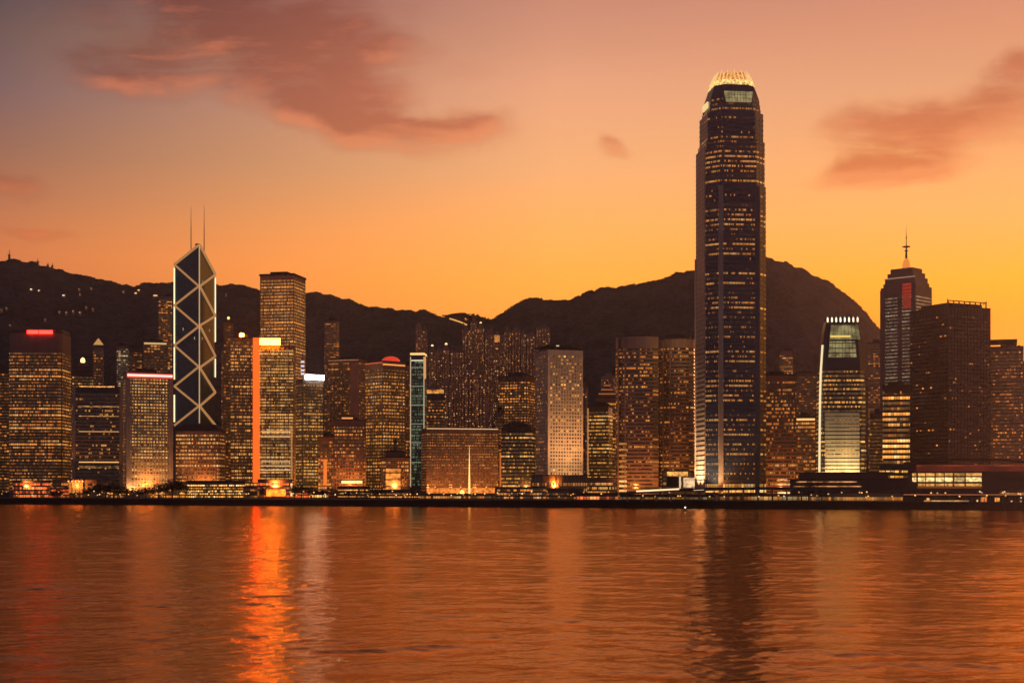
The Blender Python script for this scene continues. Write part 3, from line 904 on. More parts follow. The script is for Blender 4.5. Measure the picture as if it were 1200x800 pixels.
# red dome tower
T = Tower('domed_tower', 'brown striped tower crowned with a low glowing red dome', 'tower', 428, 474, 424, 1790, side='L', spx=20, rel=38)
T.shaft(WALL['tan'], pier=4.4, pierw=.8)
T.bands(windows(bay=1.9, lit=.62, rowv=.55, pal='amber', es=.85, group=4, h=2.2), 3.9, 2.2, 8, T.H - 5)
T.roof(plant=False)
pr = []
rr = 11.2
for i in range(9):
    a = R(90 * i / 8)
    pr.append((max(.05, rr * math.cos(a)), T.H + 1.3 + rr * .6 * math.sin(a)))
MB().lathe([(rr, T.H + 1.25)] + pr, 24, (5.5, -4)).build('dome', glow((1, .055, .018), .75, True, key='red_dome'), T.root)
MB().box(-T.w / 2, T.w / 2, -T.d / 2 - .7, -T.d / 2 - .4, T.H - 4, T.H - 2.4).build('cornice_light', glow((1, .35, .08), 1.1), T.root)
MB().box(-T.w / 2 - .7, -T.w / 2 - .4, -T.d / 2, T.d / 2, T.H - 1.6, T.H - .8).build('cornice_light', glow((1, .12, .04), .8), T.root)
office('slim_tower', 'thin ribbed tower squeezed between the red dome tower and the green lit tower', 472, 482, 428, 1830, wall='rose', pier=3, pierw=.7, win=dict(bay=2, lit=.3, pal='orange', es=.5))

# green slim tower
T = Tower('slim_tower', 'very slim tower of greenish glass with gold cap and orange right edge', 'tower', 481, 499.5, 416, 1690, side='R', spx=2, rel=8, depth=20)
T.shaft(solid((.025, .045, .048), .3))
T.bands(windows(bay=1.25, lit=.62, rowv=.2, pal='green', es=.26, mull=.3, group=3, h=2.6, glass=(.008, .028, .032), dim=.03), 3.4, 2.6, 14, T.H - 4)
for px in (481.6, 497.2):
    T.box('edge_fin', glow((1, .72, .42), .55), px - .5, px + .5, 418, 570, .3, .7)
for y in (430, 452, 474, 496, 518, 541):
    T.box('floor_line', glow((.7, .8, .55), .3), 482.4, 496.4, y, y + .9, .3, .4)
T.box('edge_light', glow((1, .36, .05), .9), 497.9, 499.4, 418, 444, .2, 1.0)
MB().box(-T.w / 2, T.w / 2, -T.d / 2, T.d / 2, T.H + .004, T.H + 2.6).build('lit_cap', glow((1, .62, .2), 1.1), T.root)
T.box('lit_belt', glow((.95, .85, .6), .8), 482.4, 496.4, 421.5, 423, .3, .4)

# temple-like lit block
T = Tower('stepped_block', 'squat stepped block with orange lit front and a small tower on its roof', 'building', 447, 479, 536, 1665, depth=24)
T.shaft(WALL['tan'], pier=5); T.bands(windows(bay=2.0, lit=.5, rowv=.3, pal='orange', es=.8), 4.2, 2.2, 4, T.H - 2); T.roof(plant=False, over=1.5)
MB().prism(rect(T.w * .7, T.d * .7), T.H + 1.21, T.H + 6).build('upper_storey', WALL['brown'], T.root)
MB().prism(rect(T.w * .84, T.d * .84), T.H + 6.004, T.H + 8.5, .62).build('hipped_roof', DARKROOF, T.root)
MB().prism(rect(3.4, 3.4), T.H + 8.504, T.H + 17).build('turret', WALL['brown'], T.root)
MB().prism(rect(4.4, 4.4), T.H + 17.004, T.H + 21, .1).build('turret_roof', DARKROOF, T.root)
T.box('lit_front', glow((1, .30, .045), .85, var=.7, scale=.16), 452, 469, 549, 577, .4, .6)
for y in (553, 561, 569):
    T.box('floor_ledge', WALL['dark'], 451, 470, y, y + 1.4, 1.05, .5)

# broad orange slab
T = Tower('slab_building', 'broad low slab glowing orange with a pale lit roof line', 'building', 494, 583, 502.5, 1640, side='L', spx=6, rel=12, depth=30)
T.shaft(solid((.28, .16, .10), .7), pier=2.6, pierw=.5, pierd=.3)
T.bands(windows(bay=1.3, lit=.38, rowv=.35, pal='orange', es=.40, group=6, h=1.7, glass=(.06, .03, .02), dim=.16, frame=(.2, .11, .06)), 3.0, 1.7, 8, T.H - 2)
T.roof(plant=False, t=.7)
MB().box(-T.w / 2, T.w / 2, -T.d / 2 - .5, -T.d / 2 - .3, T.H - .2, T.H + .65).build('roof_light', glow((1, .62, .30), .9), T.root)
MB().box(T.lx(572), T.lx(575.5), -3, 3, T.H + .7, T.lz(466)).build('chimney', solid((.42, .22, .16), .7), T.root)
T.box('lit_arcade', glow((1, .26, .035), .8, True, var=.6, scale=.3), 500, 582, 571.5, 577.5, .6, .6)
T = Tower('narrow_block', 'narrow ribbed pinkish block joined between the orange slab and dark round topped block', 'building', 580, 590, 482, 1672)
T.shaft(WALL['rose'], pier=2.5, pierw=.6); T.bands(windows(bay=2, lit=.35, pal='orange', es=.5), 3.6, 2, 5, T.H - 2); T.roof()
T.box('neon_upright', glow((1, .22, .04), .6), 585.5, 587.5, 530, 574, .3, .4)

def light_spire():
    D = 1605; x = wx(550, D)
    root = empty('light_spire', (x, D, GROUND)); tag(root, 'golden needle of light standing before the orange slab', 'light column')
    H = wz(522, D) - GROUND
    MB().lathe([(2.6, 0), (2.6, 1.2), (1.6, 1.6), (1.4, 3)], 12).build('plinth', CONC, root)
    MB().lathe([(1.1, 3.01), (.9, H * .35), (.45, H * .7), (.1, H)], 10).build('needle', glow((1, .60, .16), 1.7, True), root)
    x = wx(541.5, D)
    root = empty('globe_lamp', (x, D, GROUND)); tag(root, 'big round yellow lamp glowing left of the golden needle', 'lamp')
    MB().lathe([(.35, 0), (.25, 4)], 8).build('post', STEEL, root)
    MB().lathe([(.5, 4.01), (2.0, 5.2), (2.5, 7), (2.0, 8.8), (.4, 9.8)], 14).build('globe', glow((1, .62, .14), 2.6), root)
light_spire()

# dark block with rounded roof
T = Tower('round_topped_block', 'dark glass block with a curved black roof left of the pale round windowed tower', 'building', 588, 627, 505, 1640, side='R', spx=4, rel=10, depth=28)
T.shaft(WALL['night'])
T.bands(windows(bay=1.9, lit=.42, rowv=.85, pal='gold', es=1.0, group=6, h=2.0), 4.0, 2.0, 4, T.H - .5)
mb = MB(); arc = []
for i in range(13):
    a = math.pi * i / 12
    arc.append((-T.w / 2 * math.cos(a) * 1.0, T.H + .004 + (T.lz(494.5) - T.H) * math.sin(a) ** .7))
n = len(arc)
mb.v = [(x, -T.d / 2, z) for x, z in arc] + [(x, T.d / 2, z) for x, z in arc]
mb.f = [tuple(range(n - 1, -1, -1))[::-1], tuple(range(n, 2 * n))[::-1]] + [(i + 1, i, n + i, n + i + 1) for i in range(n - 1)] + [(0, n - 1, 2 * n - 1, n)]
mb.build('curved_roof', DARKROOF, T.root)

# pale tower with round windows
T = Tower('round_windowed_tower', 'pale tall tower of round porthole windows floodlit at its foot', 'tower', 628, 682, 410, 1590, side='L', spx=15, rel=22)
pale = solid((.68, .52, .38), .6)
T.shaft(pale, pier=0)
T.bands(windows(bay=3.05, lit=.24, rowv=.3, pal='gold', es=1.0, style='round', group=3, h=3.4, glass=(.02, .02, .022), frame=(.68, .52, .38)), 3.7, 3.2, 14, T.H - 2)
for sx in (-1, 1):
    MB().box(sx * (T.w / 2) - .9, sx * (T.w / 2) + .9, -T.d / 2 - .6, -T.d / 2 + 1.5, 8, T.H).build('corner_pier', pale, T.root)
mb = MB()
for i in range(9):
    y = -T.d / 2 + T.d * (i + .5) / 9
    mb.box(-T.w / 2 - 1.1, -T.w / 2 - .3, y - .7, y + .7, 8, T.H)
mb.build('side_ribs', pale, T.root)
MB().prism(grow(T.plan, -.5), T.H + .004, T.H + 1.5).build('parapet', DARKROOF, T.root)
MB().prism(grow(T.plan, 1.6), T.H + 3.2, T.H + 5.0).prism(grow(T.plan, -4), T.H + 1.504, T.H + 3.19).build('roof_slab', DARKROOF, T.root)
MB().box(-T.w / 2 + 8, -T.w / 2 + 11, -T.d / 2 - 2.2, -T.d / 2 - 1.9, T.H + 3.4, T.H + 4.6).build('roof_light', glow((1, .7, .4), .8), T.root)
MB().box(-T.w / 2 - 2, T.w / 2 + 3, -T.d / 2 - 5, T.d / 2, 0, 7.5).build('podium', WALL['brown'], T.root)
MB().box(-T.w / 2 - 3, -T.w / 2 + 5, -T.d / 2 - 6, -T.d / 2 - 5.01, 7.6 - 3, 7.6 + 4).build('corner_light', glow((1, .33, .04), 1.2), T.root)
for px in (646, 654, 662, 670, 678):
    b = T.world(T.lx(px), -T.d / 2 - 3.6)
    flood('floodlight throwing pale light up the foot of the porthole tower', 600 + b.x / b.y * F, b.y, T.world(T.lx(px), -T.d / 2, 42), 26000, (1, .58, .25), R(140), z=GROUND + 7.6, blend=1.0)
b = T.world(3, -T.d / 2 - 44)  # added fill lamp, brightens the whole front in place of general city glow
flood('added fill lamp on the gallery roof washing the whole porthole tower front', 600 + b.x / b.y * F, b.y, T.world(0, -T.d / 2, 85), 190000, (1, .50, .20), R(115), z=GROUND + 27, blend=1.0)
# gallery building at its foot
T = Tower('gallery_building', 'long low two storey gallery with columns below the porthole tower', 'building', 623, 688, 557, 1540, depth=18)
T.shaft(WALL['tan']); T.roof(plant=False, over=1.2, t=.8)
T.bands(windows(bay=2.6, lit=.8, rowv=.2, pal='orange', es=.5, h=3.4, mull=.35, frame=(.25, .17, .11)), 5.6, 3.4, 1.5, T.H - .6)
for i in range(15):
    x = -T.w / 2 + T.w * i / 14
    MB().bar((x, -T.d / 2 - 1.4, 0), (x, -T.d / 2 - 1.4, T.H), .35, 6).build('column', WALL['pale'], T.root)

# dark glass tower with stepped crown, behind it a spired one
T = Tower('glass_tower', 'dark glass tower with orange upright light line on its left edge', 'tower', 689, 718, 477, 1650, side='R', spx=5, rel=14)
T.shaft(WALL['night']); T.bands(windows(bay=1.7, lit=.45, rowv=.7, pal='gold', es=.75, group=3, h=1.9), 3.9, 1.9, 6, T.H - 3); T.roof()
T.box('light_line', glow((1, .40, .12), .45), 688.6, 690, 478, 572, .2, .5)
T = office('crowned_tower', 'brown tower with stepped pointed crown peering over the dark glass tower', 699, 724, 466, 1740, wall='brown', win=dict(bay=2.4, lit=.4, pal='orange', es=.7), roofp=False)
for k, (s_, a, b) in enumerate(((.8, 1.21, 6), (.55, 6.01, 11), (.32, 11.01, 16))):
    MB().prism(rect(T.w * s_, T.d * s_), T.H + a, T.H + b, .94).build('crown_step', WALL['brown'], T.root)
MB().prism(rect(4, 4), T.H + 16.01, T.H + 21, .1).build('spire', WALL['brown'], T.root)
for s_, z in ((.8, 6.2), (.55, 11.2), (.32, 16.2)):
    MB().box(-T.w * s_ / 2, T.w * s_ / 2, -T.d * s_ / 2 - .4, -T.d * s_ / 2 - .1, T.H + z - 2, T.H + z - 1).build('step_light', glow((1, .3, .07), .45), T.root)

# pair of round-cornered striped towers
for lab, x0, x1, yt, D, lc in (('left of two matching striped towers with rounded corners and a dark gap between them', 722, 772, 394, 1590, 725),
                               ('right of two matching striped towers with rounded corners and a dark gap between them', 774, 814, 397, 1625, 778)):
    T = Tower('striped_tower', lab, 'tower', x0, x1, yt, D, depth=40, plan='round', corner=13, group='pair of striped towers')
    T.shaft(solid((.27, .17, .13), .6))
    T.bands(windows(bay=2.0, lit=.30, rowv=.5, pal='orange', es=.62, group=8, h=1.9, glass=(.02, .016, .016), dim=.02), 3.9, 1.9, 6, T.H - 8)
    T.roof(plant=False, over=-.3, t=1.0)
    MB().prism(rounded(T.w * .8, T.d * .8, 9), T.H + 1.01, T.H + 3.4).build('upper_storey', WALL['brown'], T.root)
    MB().box(-T.w * .32, T.w * .2, -T.d * .25, T.d * .25, T.H + 3.41, T.H + 5.6).build('plant_room', WALL['brown'], T.root)
    mb = MB()
    for px in (lc, lc + 8):
        mb.box(T.lx(px) - .8, T.lx(px) + .8, -T.d / 2 - .8, -T.d / 2 + 9, 2, T.H - 2)
    mb.build('stair_pier', solid((.27, .17, .13), .6), T.root)
    if lc == 725:
        me = MB().box(T.lx(726), T.lx(735), -T.d / 2 - .8, -T.d / 2 + .5, -1.0, 1.0).mesh('lit_floor', glow((1, .58, .18), 1.1))
        me2 = MB().box(T.lx(726), T.lx(735), -T.d / 2 - .8, -T.d / 2 + .5, -1.0, 1.0).mesh('lit_floor', glow((1, .40, .09), .45))
        for i, z in enumerate((4, 9, 14, 19, 24, 29, 34, 40, 46, 52, 58)):
            put('lit_floor', me if i < 4 else me2, T.root, (0, 0, z))

# ================================================================== RIGHT
def supertall():
    D = 1500.0; m = D / F
    px = 862.0
    xc = wx(px, D); phi = math.atan2(xc, D)
    a = R(15)
    k = 1.045
    c = 13.9 * m * k; wf = 41.6 * m * k; w = wf + 2 * c
    root = empty('supertall_tower', (xc, D + w / 2, GROUND), -phi + a)
    tag(root, 'tallest tower of all, dark blue glass with a golden clawed crown', 'tower')
    Z = lambda y: wz(y, D + w * .38) - GROUND
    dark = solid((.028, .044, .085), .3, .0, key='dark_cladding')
    base = chamf(w, w, c)
    segs = [(0, Z(222), 1.0, 1.0), (Z(222), Z(170), .967, .967), (Z(170), Z(137), .925, .925), (Z(137), Z(118), .862, .80), (Z(118), Z(103), .80, .67)]
    for i, (z0, z1, s0, s1) in enumerate(segs):
        MB().prism([(x * s0, y * s0) for x, y in base], z0 + .003, z1, s1 / s0).build('shaft', dark, root)
        if i and i < 4:
            q = [(x * segs[i - 1][3] * 1.004, y * segs[i - 1][3] * 1.004) for x, y in base]
            MB().prism(q, z0 - 1.4, z0 + .6).build('setback_ledge', dark, root)
    gl = windows(bay=1.25, lit=.42, rowv=.9, pal='amber', es=.62, dim=.015, glass=(.012, .024, .055), mull=.25, group=9, h=2.1, frame=(.025, .035, .06))
    gd = windows(bay=1.25, lit=.05, rowv=.5, pal='amber', es=.6, dim=.0, glass=(.012, .024, .055), mull=.25, group=9, h=2.1, frame=(.025, .035, .06))
    meshes = {}
    fl = 4.85
    for i in range(98):
        z = 14 + fl * (i + .5)
        s = None
        for z0, z1, s0, s1 in segs:
            if z0 + 1 < z < z1 - 1.5:
                s = s0 + (s1 - s0) * (z - z0) / (z1 - z0)
        if s is None or z > Z(119): continue
        y = HOR - (z + GROUND - CAMZ) / m
        mech = 222 < y < 236 or 303 < y < 315 or 470 < y < 482 or 395 < y < 408 or 138 < y < 160
        key = (round(s, 3), mech)
        if key not in meshes:
            meshes[key] = MB().prism(grow([(x_ * s, y_ * s) for x_, y_ in base], .2), -1.3, 1.3).mesh('window_band', gd if mech else gl)
        put('window_band', meshes[key], root, (0, 0, z))
    # pale stone pilasters at the corners, carried up the whole shaft
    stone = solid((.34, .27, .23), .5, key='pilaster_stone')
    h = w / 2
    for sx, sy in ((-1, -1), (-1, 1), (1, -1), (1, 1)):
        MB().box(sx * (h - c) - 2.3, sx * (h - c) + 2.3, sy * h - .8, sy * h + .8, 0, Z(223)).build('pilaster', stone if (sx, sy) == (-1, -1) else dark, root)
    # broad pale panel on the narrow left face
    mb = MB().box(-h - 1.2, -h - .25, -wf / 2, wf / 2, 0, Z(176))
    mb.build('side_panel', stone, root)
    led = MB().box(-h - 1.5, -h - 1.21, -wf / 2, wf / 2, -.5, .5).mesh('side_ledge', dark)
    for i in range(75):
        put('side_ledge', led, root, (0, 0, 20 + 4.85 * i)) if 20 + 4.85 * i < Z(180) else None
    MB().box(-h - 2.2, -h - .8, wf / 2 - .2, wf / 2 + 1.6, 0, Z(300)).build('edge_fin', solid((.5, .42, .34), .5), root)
    # lit glazed shoulders just under the crown
    s = .80; fy = -h * s
    pan = glow((.70, .58, .24), .36, var=.35, scale=.25, key='shoulder_glass')
    zz0, zz1 = Z(125), Z(112.5)
    def trap(name, x0, x1, ins, z0, z1, y, mat):
        mb = MB()
        mb.v = [(x0 + ins, y, z0), (x1 - ins, y, z0), (x1, y + 1.6, z1), (x0, y + 1.6, z1), (x0 + ins, y + 2.5, z0), (x1 - ins, y + 2.5, z0), (x1, y + 4, z1), (x0, y + 4, z1)]
        mb.f = [(0, 1, 2, 3), (5, 4, 7, 6), (4, 0, 3, 7), (1, 5, 6, 2), (3, 2, 6, 7), (4, 5, 1, 0)]
        return mb.build(name, mat, root)
    trap('lit_shoulder', -13.5, 15.5, 1.8, zz0, zz1, -h * .862 - .6, pan)
    trap('dark_shoulder', -14.5, 16.5, 0, zz1 + .1, Z(105.5), -h * .82 - .2, solid((.05, .06, .07), .25))
    tr = MB(); 
    for i in range(1, 9):
        x = -12 + 26 * i / 9
        tr.bar((x, -h * .862 - .75, zz0), (x, -h * .862 + .85, zz1), .18)
    for j in (1, 2):
        tr.bar((-12.5, -h * .862 - .75 + .55 * j, zz0 + (zz1 - zz0) * j / 3), (14.5, -h * .862 - .75 + .55 * j, zz0 + (zz1 - zz0) * j / 3), .18)
    tr.build('shoulder_mullions', dark, root)
    o = MB().box(-h * .862 - .9, -h * .862 + .6, -10, 10, Z(128), Z(121)).build('lit_shoulder', glow((1, .72, .3), .9), root)
    # golden crown: lit belt, inner core and claws
    cb = [(x * .67, y * .67) for x, y in base]
    gold = glow((1, .60, .18), 1.15, var=.6, scale=.45, key='crown_light')
    MB().prism([(x * 1.03, y * 1.03) for x, y in cb], Z(103) + .01, Z(97), .92).build('lit_belt', gold, root)
    MB().prism([(x * .86, y * .86) for x, y in cb], Z(97) + .02, Z(87), .80).build('crown_core', glow((1, .36, .08), .75, var=.7, scale=.5), root)
    n = 32
    per = []
    tot = 0; P = cb + [cb[0]]
    for (x0, y0), (x1, y1) in zip(P, P[1:]):
        tot += math.hypot(x1 - x0, y1 - y0)
    step = tot / n; t = 0
    for i in range(n):
        t = step * (i + .5); acc = 0
        for (x0, y0), (x1, y1) in zip(P, P[1:]):
            L = math.hypot(x1 - x0, y1 - y0)
            if t <= acc + L:
                u = (t - acc) / L
                x, y = x0 + (x1 - x0) * u, y0 + (y1 - y0) * u
                break
            acc += L
        top = Z(84.2) if i % 2 == 0 else Z(87)
        MB().bar((x * .97, y * .97, Z(97) + .05), (x * .86, y * .86, Z(91)), .75, 4, .6).bar((x * .86, y * .86, Z(91)), (x * .73, y * .73, top), .6, 4, .25).build('crown_claw', glow((1, .62, .22), .95, key='claw_light'), root)
    # lit lobby floors
    lob = windows(bay=3.2, lit=1.6, rowv=.1, pal='gold', es=1.6, h=3.4, mull=.14)
    for z in (9, 14.2):
        MB().prism(grow(base, .35), -1.9, 1.9).build('lobby_glazing', lob, root, (0, 0, z))
    MB().prism(grow(base, 1.5), 0, 5).build('podium', WALL['tan'], root)
    # floodlights on the pale side
    ra = -phi + a
    def W(x, y, z): return Vector((xc + x * math.cos(ra) - y * math.sin(ra), D + w / 2 + x * math.sin(ra) + y * math.cos(ra), GROUND + z))
    for yy in (-9, 6):
        b = W(-h - 16, yy, 0)
        flood('floodlight shining up the pale left face of the tallest tower', 600 + b.x / b.y * F, b.y, W(-h, yy, 70), 480000, (1, .60, .26), R(75), z=GROUND + .5)
    b = W(-h - 8, -h - 14, 0)
    flood('floodlight shining up the front corner of the tallest tower', 600 + b.x / b.y * F, b.y, W(-h + c * .6, -h + 2, 40), 220000, (1, .58, .24), R(70), z=GROUND + .5)
supertall()

T = office('banded_tower', 'reddish brown banded tower right beside the tallest tower', 896, 933, 440, 1620, wall=solid((.26, .13, .09), .65), win=dict(bay=1.9, lit=.35, rowv=.45, pal='orange', es=.55, group=7, dim=.03), depth=32)
for z, e_ in ((6, 1.5), (10.5, 1.2), (15, .8), (20, .6)):
    T.box('lit_floor', glow((1, .60, .26), e_, var=.5, scale=.3), 912, 931, HOR - (z + GROUND + 1.6 - CAMZ) / T.m, HOR - (z + GROUND - CAMZ) / T.m, .4, .4)
office('apartment_tower', 'narrow faint tower poking up behind the reddish banded tower', 914, 929, 411, 2250, wall='rose', floor=3.2, wh=1.7, win=dict(bay=3.4, lit=.4, pal='orange', es=.6, h=1.7), base=30)
office('apartment_tower', 'faint wide tower with a few dots of light left of the short silver tower', 931, 964, 437, 2180, wall='brown', floor=3.4, wh=1.7, win=dict(bay=4, lit=.12, pal='orange', es=.7, h=1.7))
T = office('low_block', 'low brown block with a bright top strip between the banded and short silver towers', 934, 955, 489, 1600, wall='brown', win=dict(bay=2, lit=.4, rowv=.5, pal='orange', es=.7, group=5))
MB().box(-T.w / 2, T.w / 2, -T.d / 2 - .5, -T.d / 2 - .3, T.H - 3, T.H - 1).build('roof_light', glow((1, .55, .18), 1.3), T.root)

# short sibling with silver shoulders
def silver_tower():
    D = 1410.0; m = D / F
    px = 991.0; xc = wx(px, D); phi = math.atan2(xc, D)
    a = R(8); w = 54 * m; c = 6 * m
    root = empty('silver_tower', (xc, D + w / 2, GROUND), -phi + a)
    tag(root, 'short curved top tower with silver glass shoulders and white crown lamps', 'tower')
    Z = lambda y: wz(y, D + w * .2) - GROUND
    dark = solid((.035, .035, .038), .3, .2, key='dark_cladding')
    base = chamf(w, w * .9, c)
    d = w * .9; h = d / 2
    prof = [(570, 1.0), (520, .985), (470, .965), (440, .935), (418, .90), (400, .83), (388, .775), (378, .70)]
    for (y0, s0), (y1, s1) in zip(prof, prof[1:]):
        MB().prism([(x * s0, y * s0) for x, y in base], Z(y0) + .003, Z(y1), s1 / s0).build('shaft', dark, root)
    def S(z):
        y = HOR - (z + GROUND - CAMZ) / m
        for (y0, s0), (y1, s1) in zip(prof, prof[1:]):
            if y1 <= y <= y0:
                return s0 + (s1 - s0) * (y0 - y) / (y0 - y1)
        return prof[0][1] if y > 500 else .7
    gl = windows(bay=1.4, lit=.45, rowv=.85, pal='gold', es=.95, group=6, h=2.0, glass=(.014, .014, .017))
    louv = windows(bay=1.4, lit=1.6, rowv=.25, pal='white', es=.36, group=12, h=2.2, glass=(.10, .10, .08), mull=.08)
    z = 10
    while z < Z(380):
        y = HOR - (z + GROUND - CAMZ) / m
        s = S(z)
        if y > 432:
            MB().prism(grow([(x * s, y_ * s) for x, y_ in base], .2), -1.05, 1.05).build('window_band', gl, root, (0, 0, z))
        z += 4.1
    # floodlit louvre field over the lower front
    pl = solid((.55, .50, .36), .5, key='louvre')
    z = Z(552); i = 0
    while z < Z(482):
        s = S(z)
        MB().box(-w / 2 * .80, w / 2 * .68, -h * s - 1.1, -h * s - .22, -1.25, 1.25).build('louvre', pl, root, (0, 0, z))
        z += 3.55; i += 1
    def shoulder(name, y0, y1, x0, x1, mat, out=.5):
        z0, z1 = Z(y0), Z(y1); s0, s1 = S(z0), S(z1)
        mb = MB()
        a0, a1 = -h * s0 - out, -h * s1 - out
        mb.v = [(x0 * s0, a0, z0), (x1 * s0, a0, z0), (x1 * s1, a1, z1), (x0 * s1, a1, z1), (x0 * s0, a0 + 3, z0), (x1 * s0, a0 + 3, z0), (x1 * s1, a1 + 3, z1), (x0 * s1, a1 + 3, z1)]
        mb.f = [(0, 1, 2, 3), (5, 4, 7, 6), (4, 0, 3, 7), (1, 5, 6, 2), (3, 2, 6, 7), (4, 5, 1, 0)]
        return mb.build(name, mat, root)
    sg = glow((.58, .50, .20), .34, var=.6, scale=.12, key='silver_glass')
    shoulder('glazed_shoulder', 398, 381, -w * .36, w * .46, sg)
    shoulder('lit_shelf', 395.5, 393.2, -w * .34, w * .2, glow((1, .66, .14), .95), .8)
    shoulder('glazed_shoulder', 419, 400, -w * .36, w * .32, sg)
    for y in (402.5, 408.5, 414):
        shoulder('shoulder_rail', y + .5, y - .5, -w * .36, w * .32, dark, .9)
    fr = MB()
    for i in range(9):
        t = i / 8
        for ya, yb, xl, xr in ((398, 381, -w * .36, w * .46), (419, 400, -w * .36, w * .32)):
            za, zb = Z(ya), Z(yb); x = xl + (xr - xl) * t
            fr.bar((x * S(za), -h * S(za) - .7, za), (x * S(zb), -h * S(zb) - .7, zb), .16)
    fr.build('shoulder_mullions', dark, root)
    # curved white edge light on the left corner
    pts = [(Z(y), S(Z(y))) for y in range(554, 377, -6)]
    for (z0, s0), (z1, s1) in zip(pts[:-1:5], pts[5::5]):
        MB().bar((-w / 2 * s0 - .5, -h * s0 + c * .7, z0), (-w / 2 * s1 - .5, -h * s1 + c * .7, z1), 1.0, 6).build('edge_light', glow((1, .80, .45), 1.0), root)
    # crown: rim with claws, each claw with its lamp
    s = .70
    MB().prism([(x * s, y * s) for x, y in base], Z(378) + .01, Z(375), .96).build('crown_ring', dark, root)
    me = MB().box(-.8, .8, -.8, .8, -.0, 4.0).mesh('crown_claw', solid((.3, .3, .3), .5))
    lam = MB().lathe([(.4, -1.2), (.8, -.6), (.8, 2.4), (.4, 3.4)], 8).mesh('crown_lamp', glow((1, .80, .55), 1.6))
    for i in range(8):
        x = (-.5 + i / 7) * w * s * .92
        put('crown_claw', me, root, (x, -h * s * .86, Z(375) + .02))
        put('crown_lamp', lam, root, (x, -h * s * .86 - 1.9, Z(376)))
        put('crown_claw', me, root, (x, h * s * .86, Z(375) + .02))
    MB().box(-w * .3, w * .32, -h * .6, h * .6, Z(375) + .02, Z(370.2)).build('plant_room', dark, root)
    ra = -phi + a
    for xx in (-14, 0, 12):
        lx_, ly_ = xx, -h - 13
        X = xc + lx_ * math.cos(ra) - ly_ * math.sin(ra); Y = D + w / 2 + lx_ * math.sin(ra) + ly_ * math.cos(ra)
        flood('floodlight aimed up the louvred front of the short silver tower', 600 + X / Y * F, Y, Vector((X + .2, Y + 12, 62)), 75000, (1, .68, .30), R(80), z=GROUND + 9)
silver_tower()

office('apartment_tower', 'hazy strip of tower showing between the short silver and red lit towers', 1018, 1036, 402, 2080, wall='rose', floor=3.3, wh=1.7, win=dict(bay=3.4, lit=.3, pal='orange', es=.5, h=1.7))
office('apartment_tower', 'dark low slab just right of the short silver tower', 1020, 1036, 485, 1700, wall='dark', win=dict(bay=2.2, lit=.16, rowv=.6, pal='amber', es=.8, group=4))

# spired tower with red lit bay
T = Tower('spired_tower', 'tower with stepped top, gold tipped spire and a red lit bay', 'tower', 1034, 1092, 335, 1760, side='R', spx=18, rel=30)
body = solid((.16, .10, .10), .5)
T.shaft(body)
T.bands(windows(bay=2.0, lit=.55, rowv=.5, pal='white', es=.2, group=8, h=1.8, glass=(.03, .028, .035), dim=.3), 4.0, 1.8, 10, T.H - 11)
for px0, px1 in ((1034, 1039.3), (1054, 1058.4), (1069.5, 1074)):
    T.box('pier', body, px0, px1, 338, 575, .3, 1.4)
z = T.H
for s_, y1 in ((.90, 330.5), (.84, 324.5), (.74, 318.5), (.62, 313)):
    z1 = T.lz(y1)
    MB().prism([(x * s_, y * s_) for x, y in T.plan], z + .004, z1).build('crown_step', body, T.root); z = z1
MB().box(-T.w * .44, T.w * .44, -T.d * .44, -T.d * .44 + .6, T.lz(325), T.lz(324)).build('step_light', glow((1, .55, .3), .35), T.root)
MB().lathe([(5.4, z + .01), (4.8, T.lz(310)), (3.6, T.lz(304)), (1.6, T.lz(300))], 12).build('spire_base', glow((1, .30, .05), .8), T.root)
MB().bar((0, 0, T.lz(300)), (0, 0, T.lz(285)), 1.5, 8, .7).bar((0, 0, T.lz(285)), (0, 0, T.lz(262)), .6, 6, .12).build('spire', STEEL, T.root)
MB().lathe([(.9, T.lz(287.5)), (4.6, T.lz(286.6)), (4.6, T.lz(285.8)), (.9, T.lz(285))], 12).lathe([(.7, T.lz(292)), (2.2, T.lz(291.3)), (2.2, T.lz(290.6)), (.7, T.lz(290))], 10).lathe([(.5, T.lz(276)), (1.3, T.lz(275.5)), (.4, T.lz(274.6))], 8).build('spire_ring', STEEL, T.root)
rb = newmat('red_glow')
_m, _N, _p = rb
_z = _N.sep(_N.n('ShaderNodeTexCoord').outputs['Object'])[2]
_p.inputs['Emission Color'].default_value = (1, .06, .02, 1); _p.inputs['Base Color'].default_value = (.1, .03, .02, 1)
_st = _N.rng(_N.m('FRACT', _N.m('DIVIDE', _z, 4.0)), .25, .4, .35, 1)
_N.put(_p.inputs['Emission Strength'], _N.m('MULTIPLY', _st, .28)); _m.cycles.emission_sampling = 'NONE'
T.box('red_glow_panel', _m, 1059, 1068.8, 332, 348, .3, .5)  # emissive panel stands in for the red light filling the bay
_e = glow((1, .07, .03), .2)  # weaker panel below steps the red glow down as it fades
T.box('red_glow_panel', _e, 1059.6, 1068.2, 348.4, 362, .3, .5)

# bright yellow block standing before it
T = office('lit_block', 'short block of bright yellow window strips at the foot of the spired tower', 1036, 1071, 452, 1590, wall='dark', floor=5.6, wh=3.2, win=dict(bay=3.0, lit=.85, rowv=.7, pal='amber', es=1.5, group=4, h=3.2), z0=8, depth=26)
T.box('lit_storey', windows(bay=2.4, lit=1.4, rowv=.1, pal='amber', es=1.5, h=60), 1038, 1055.5, 453.2, 461, .35, .4)
T.box('lit_storey', windows(bay=2.4, lit=1.4, rowv=.1, pal='amber', es=1.5, h=60), 1057, 1069.6, 453.2, 461, .35, .4)

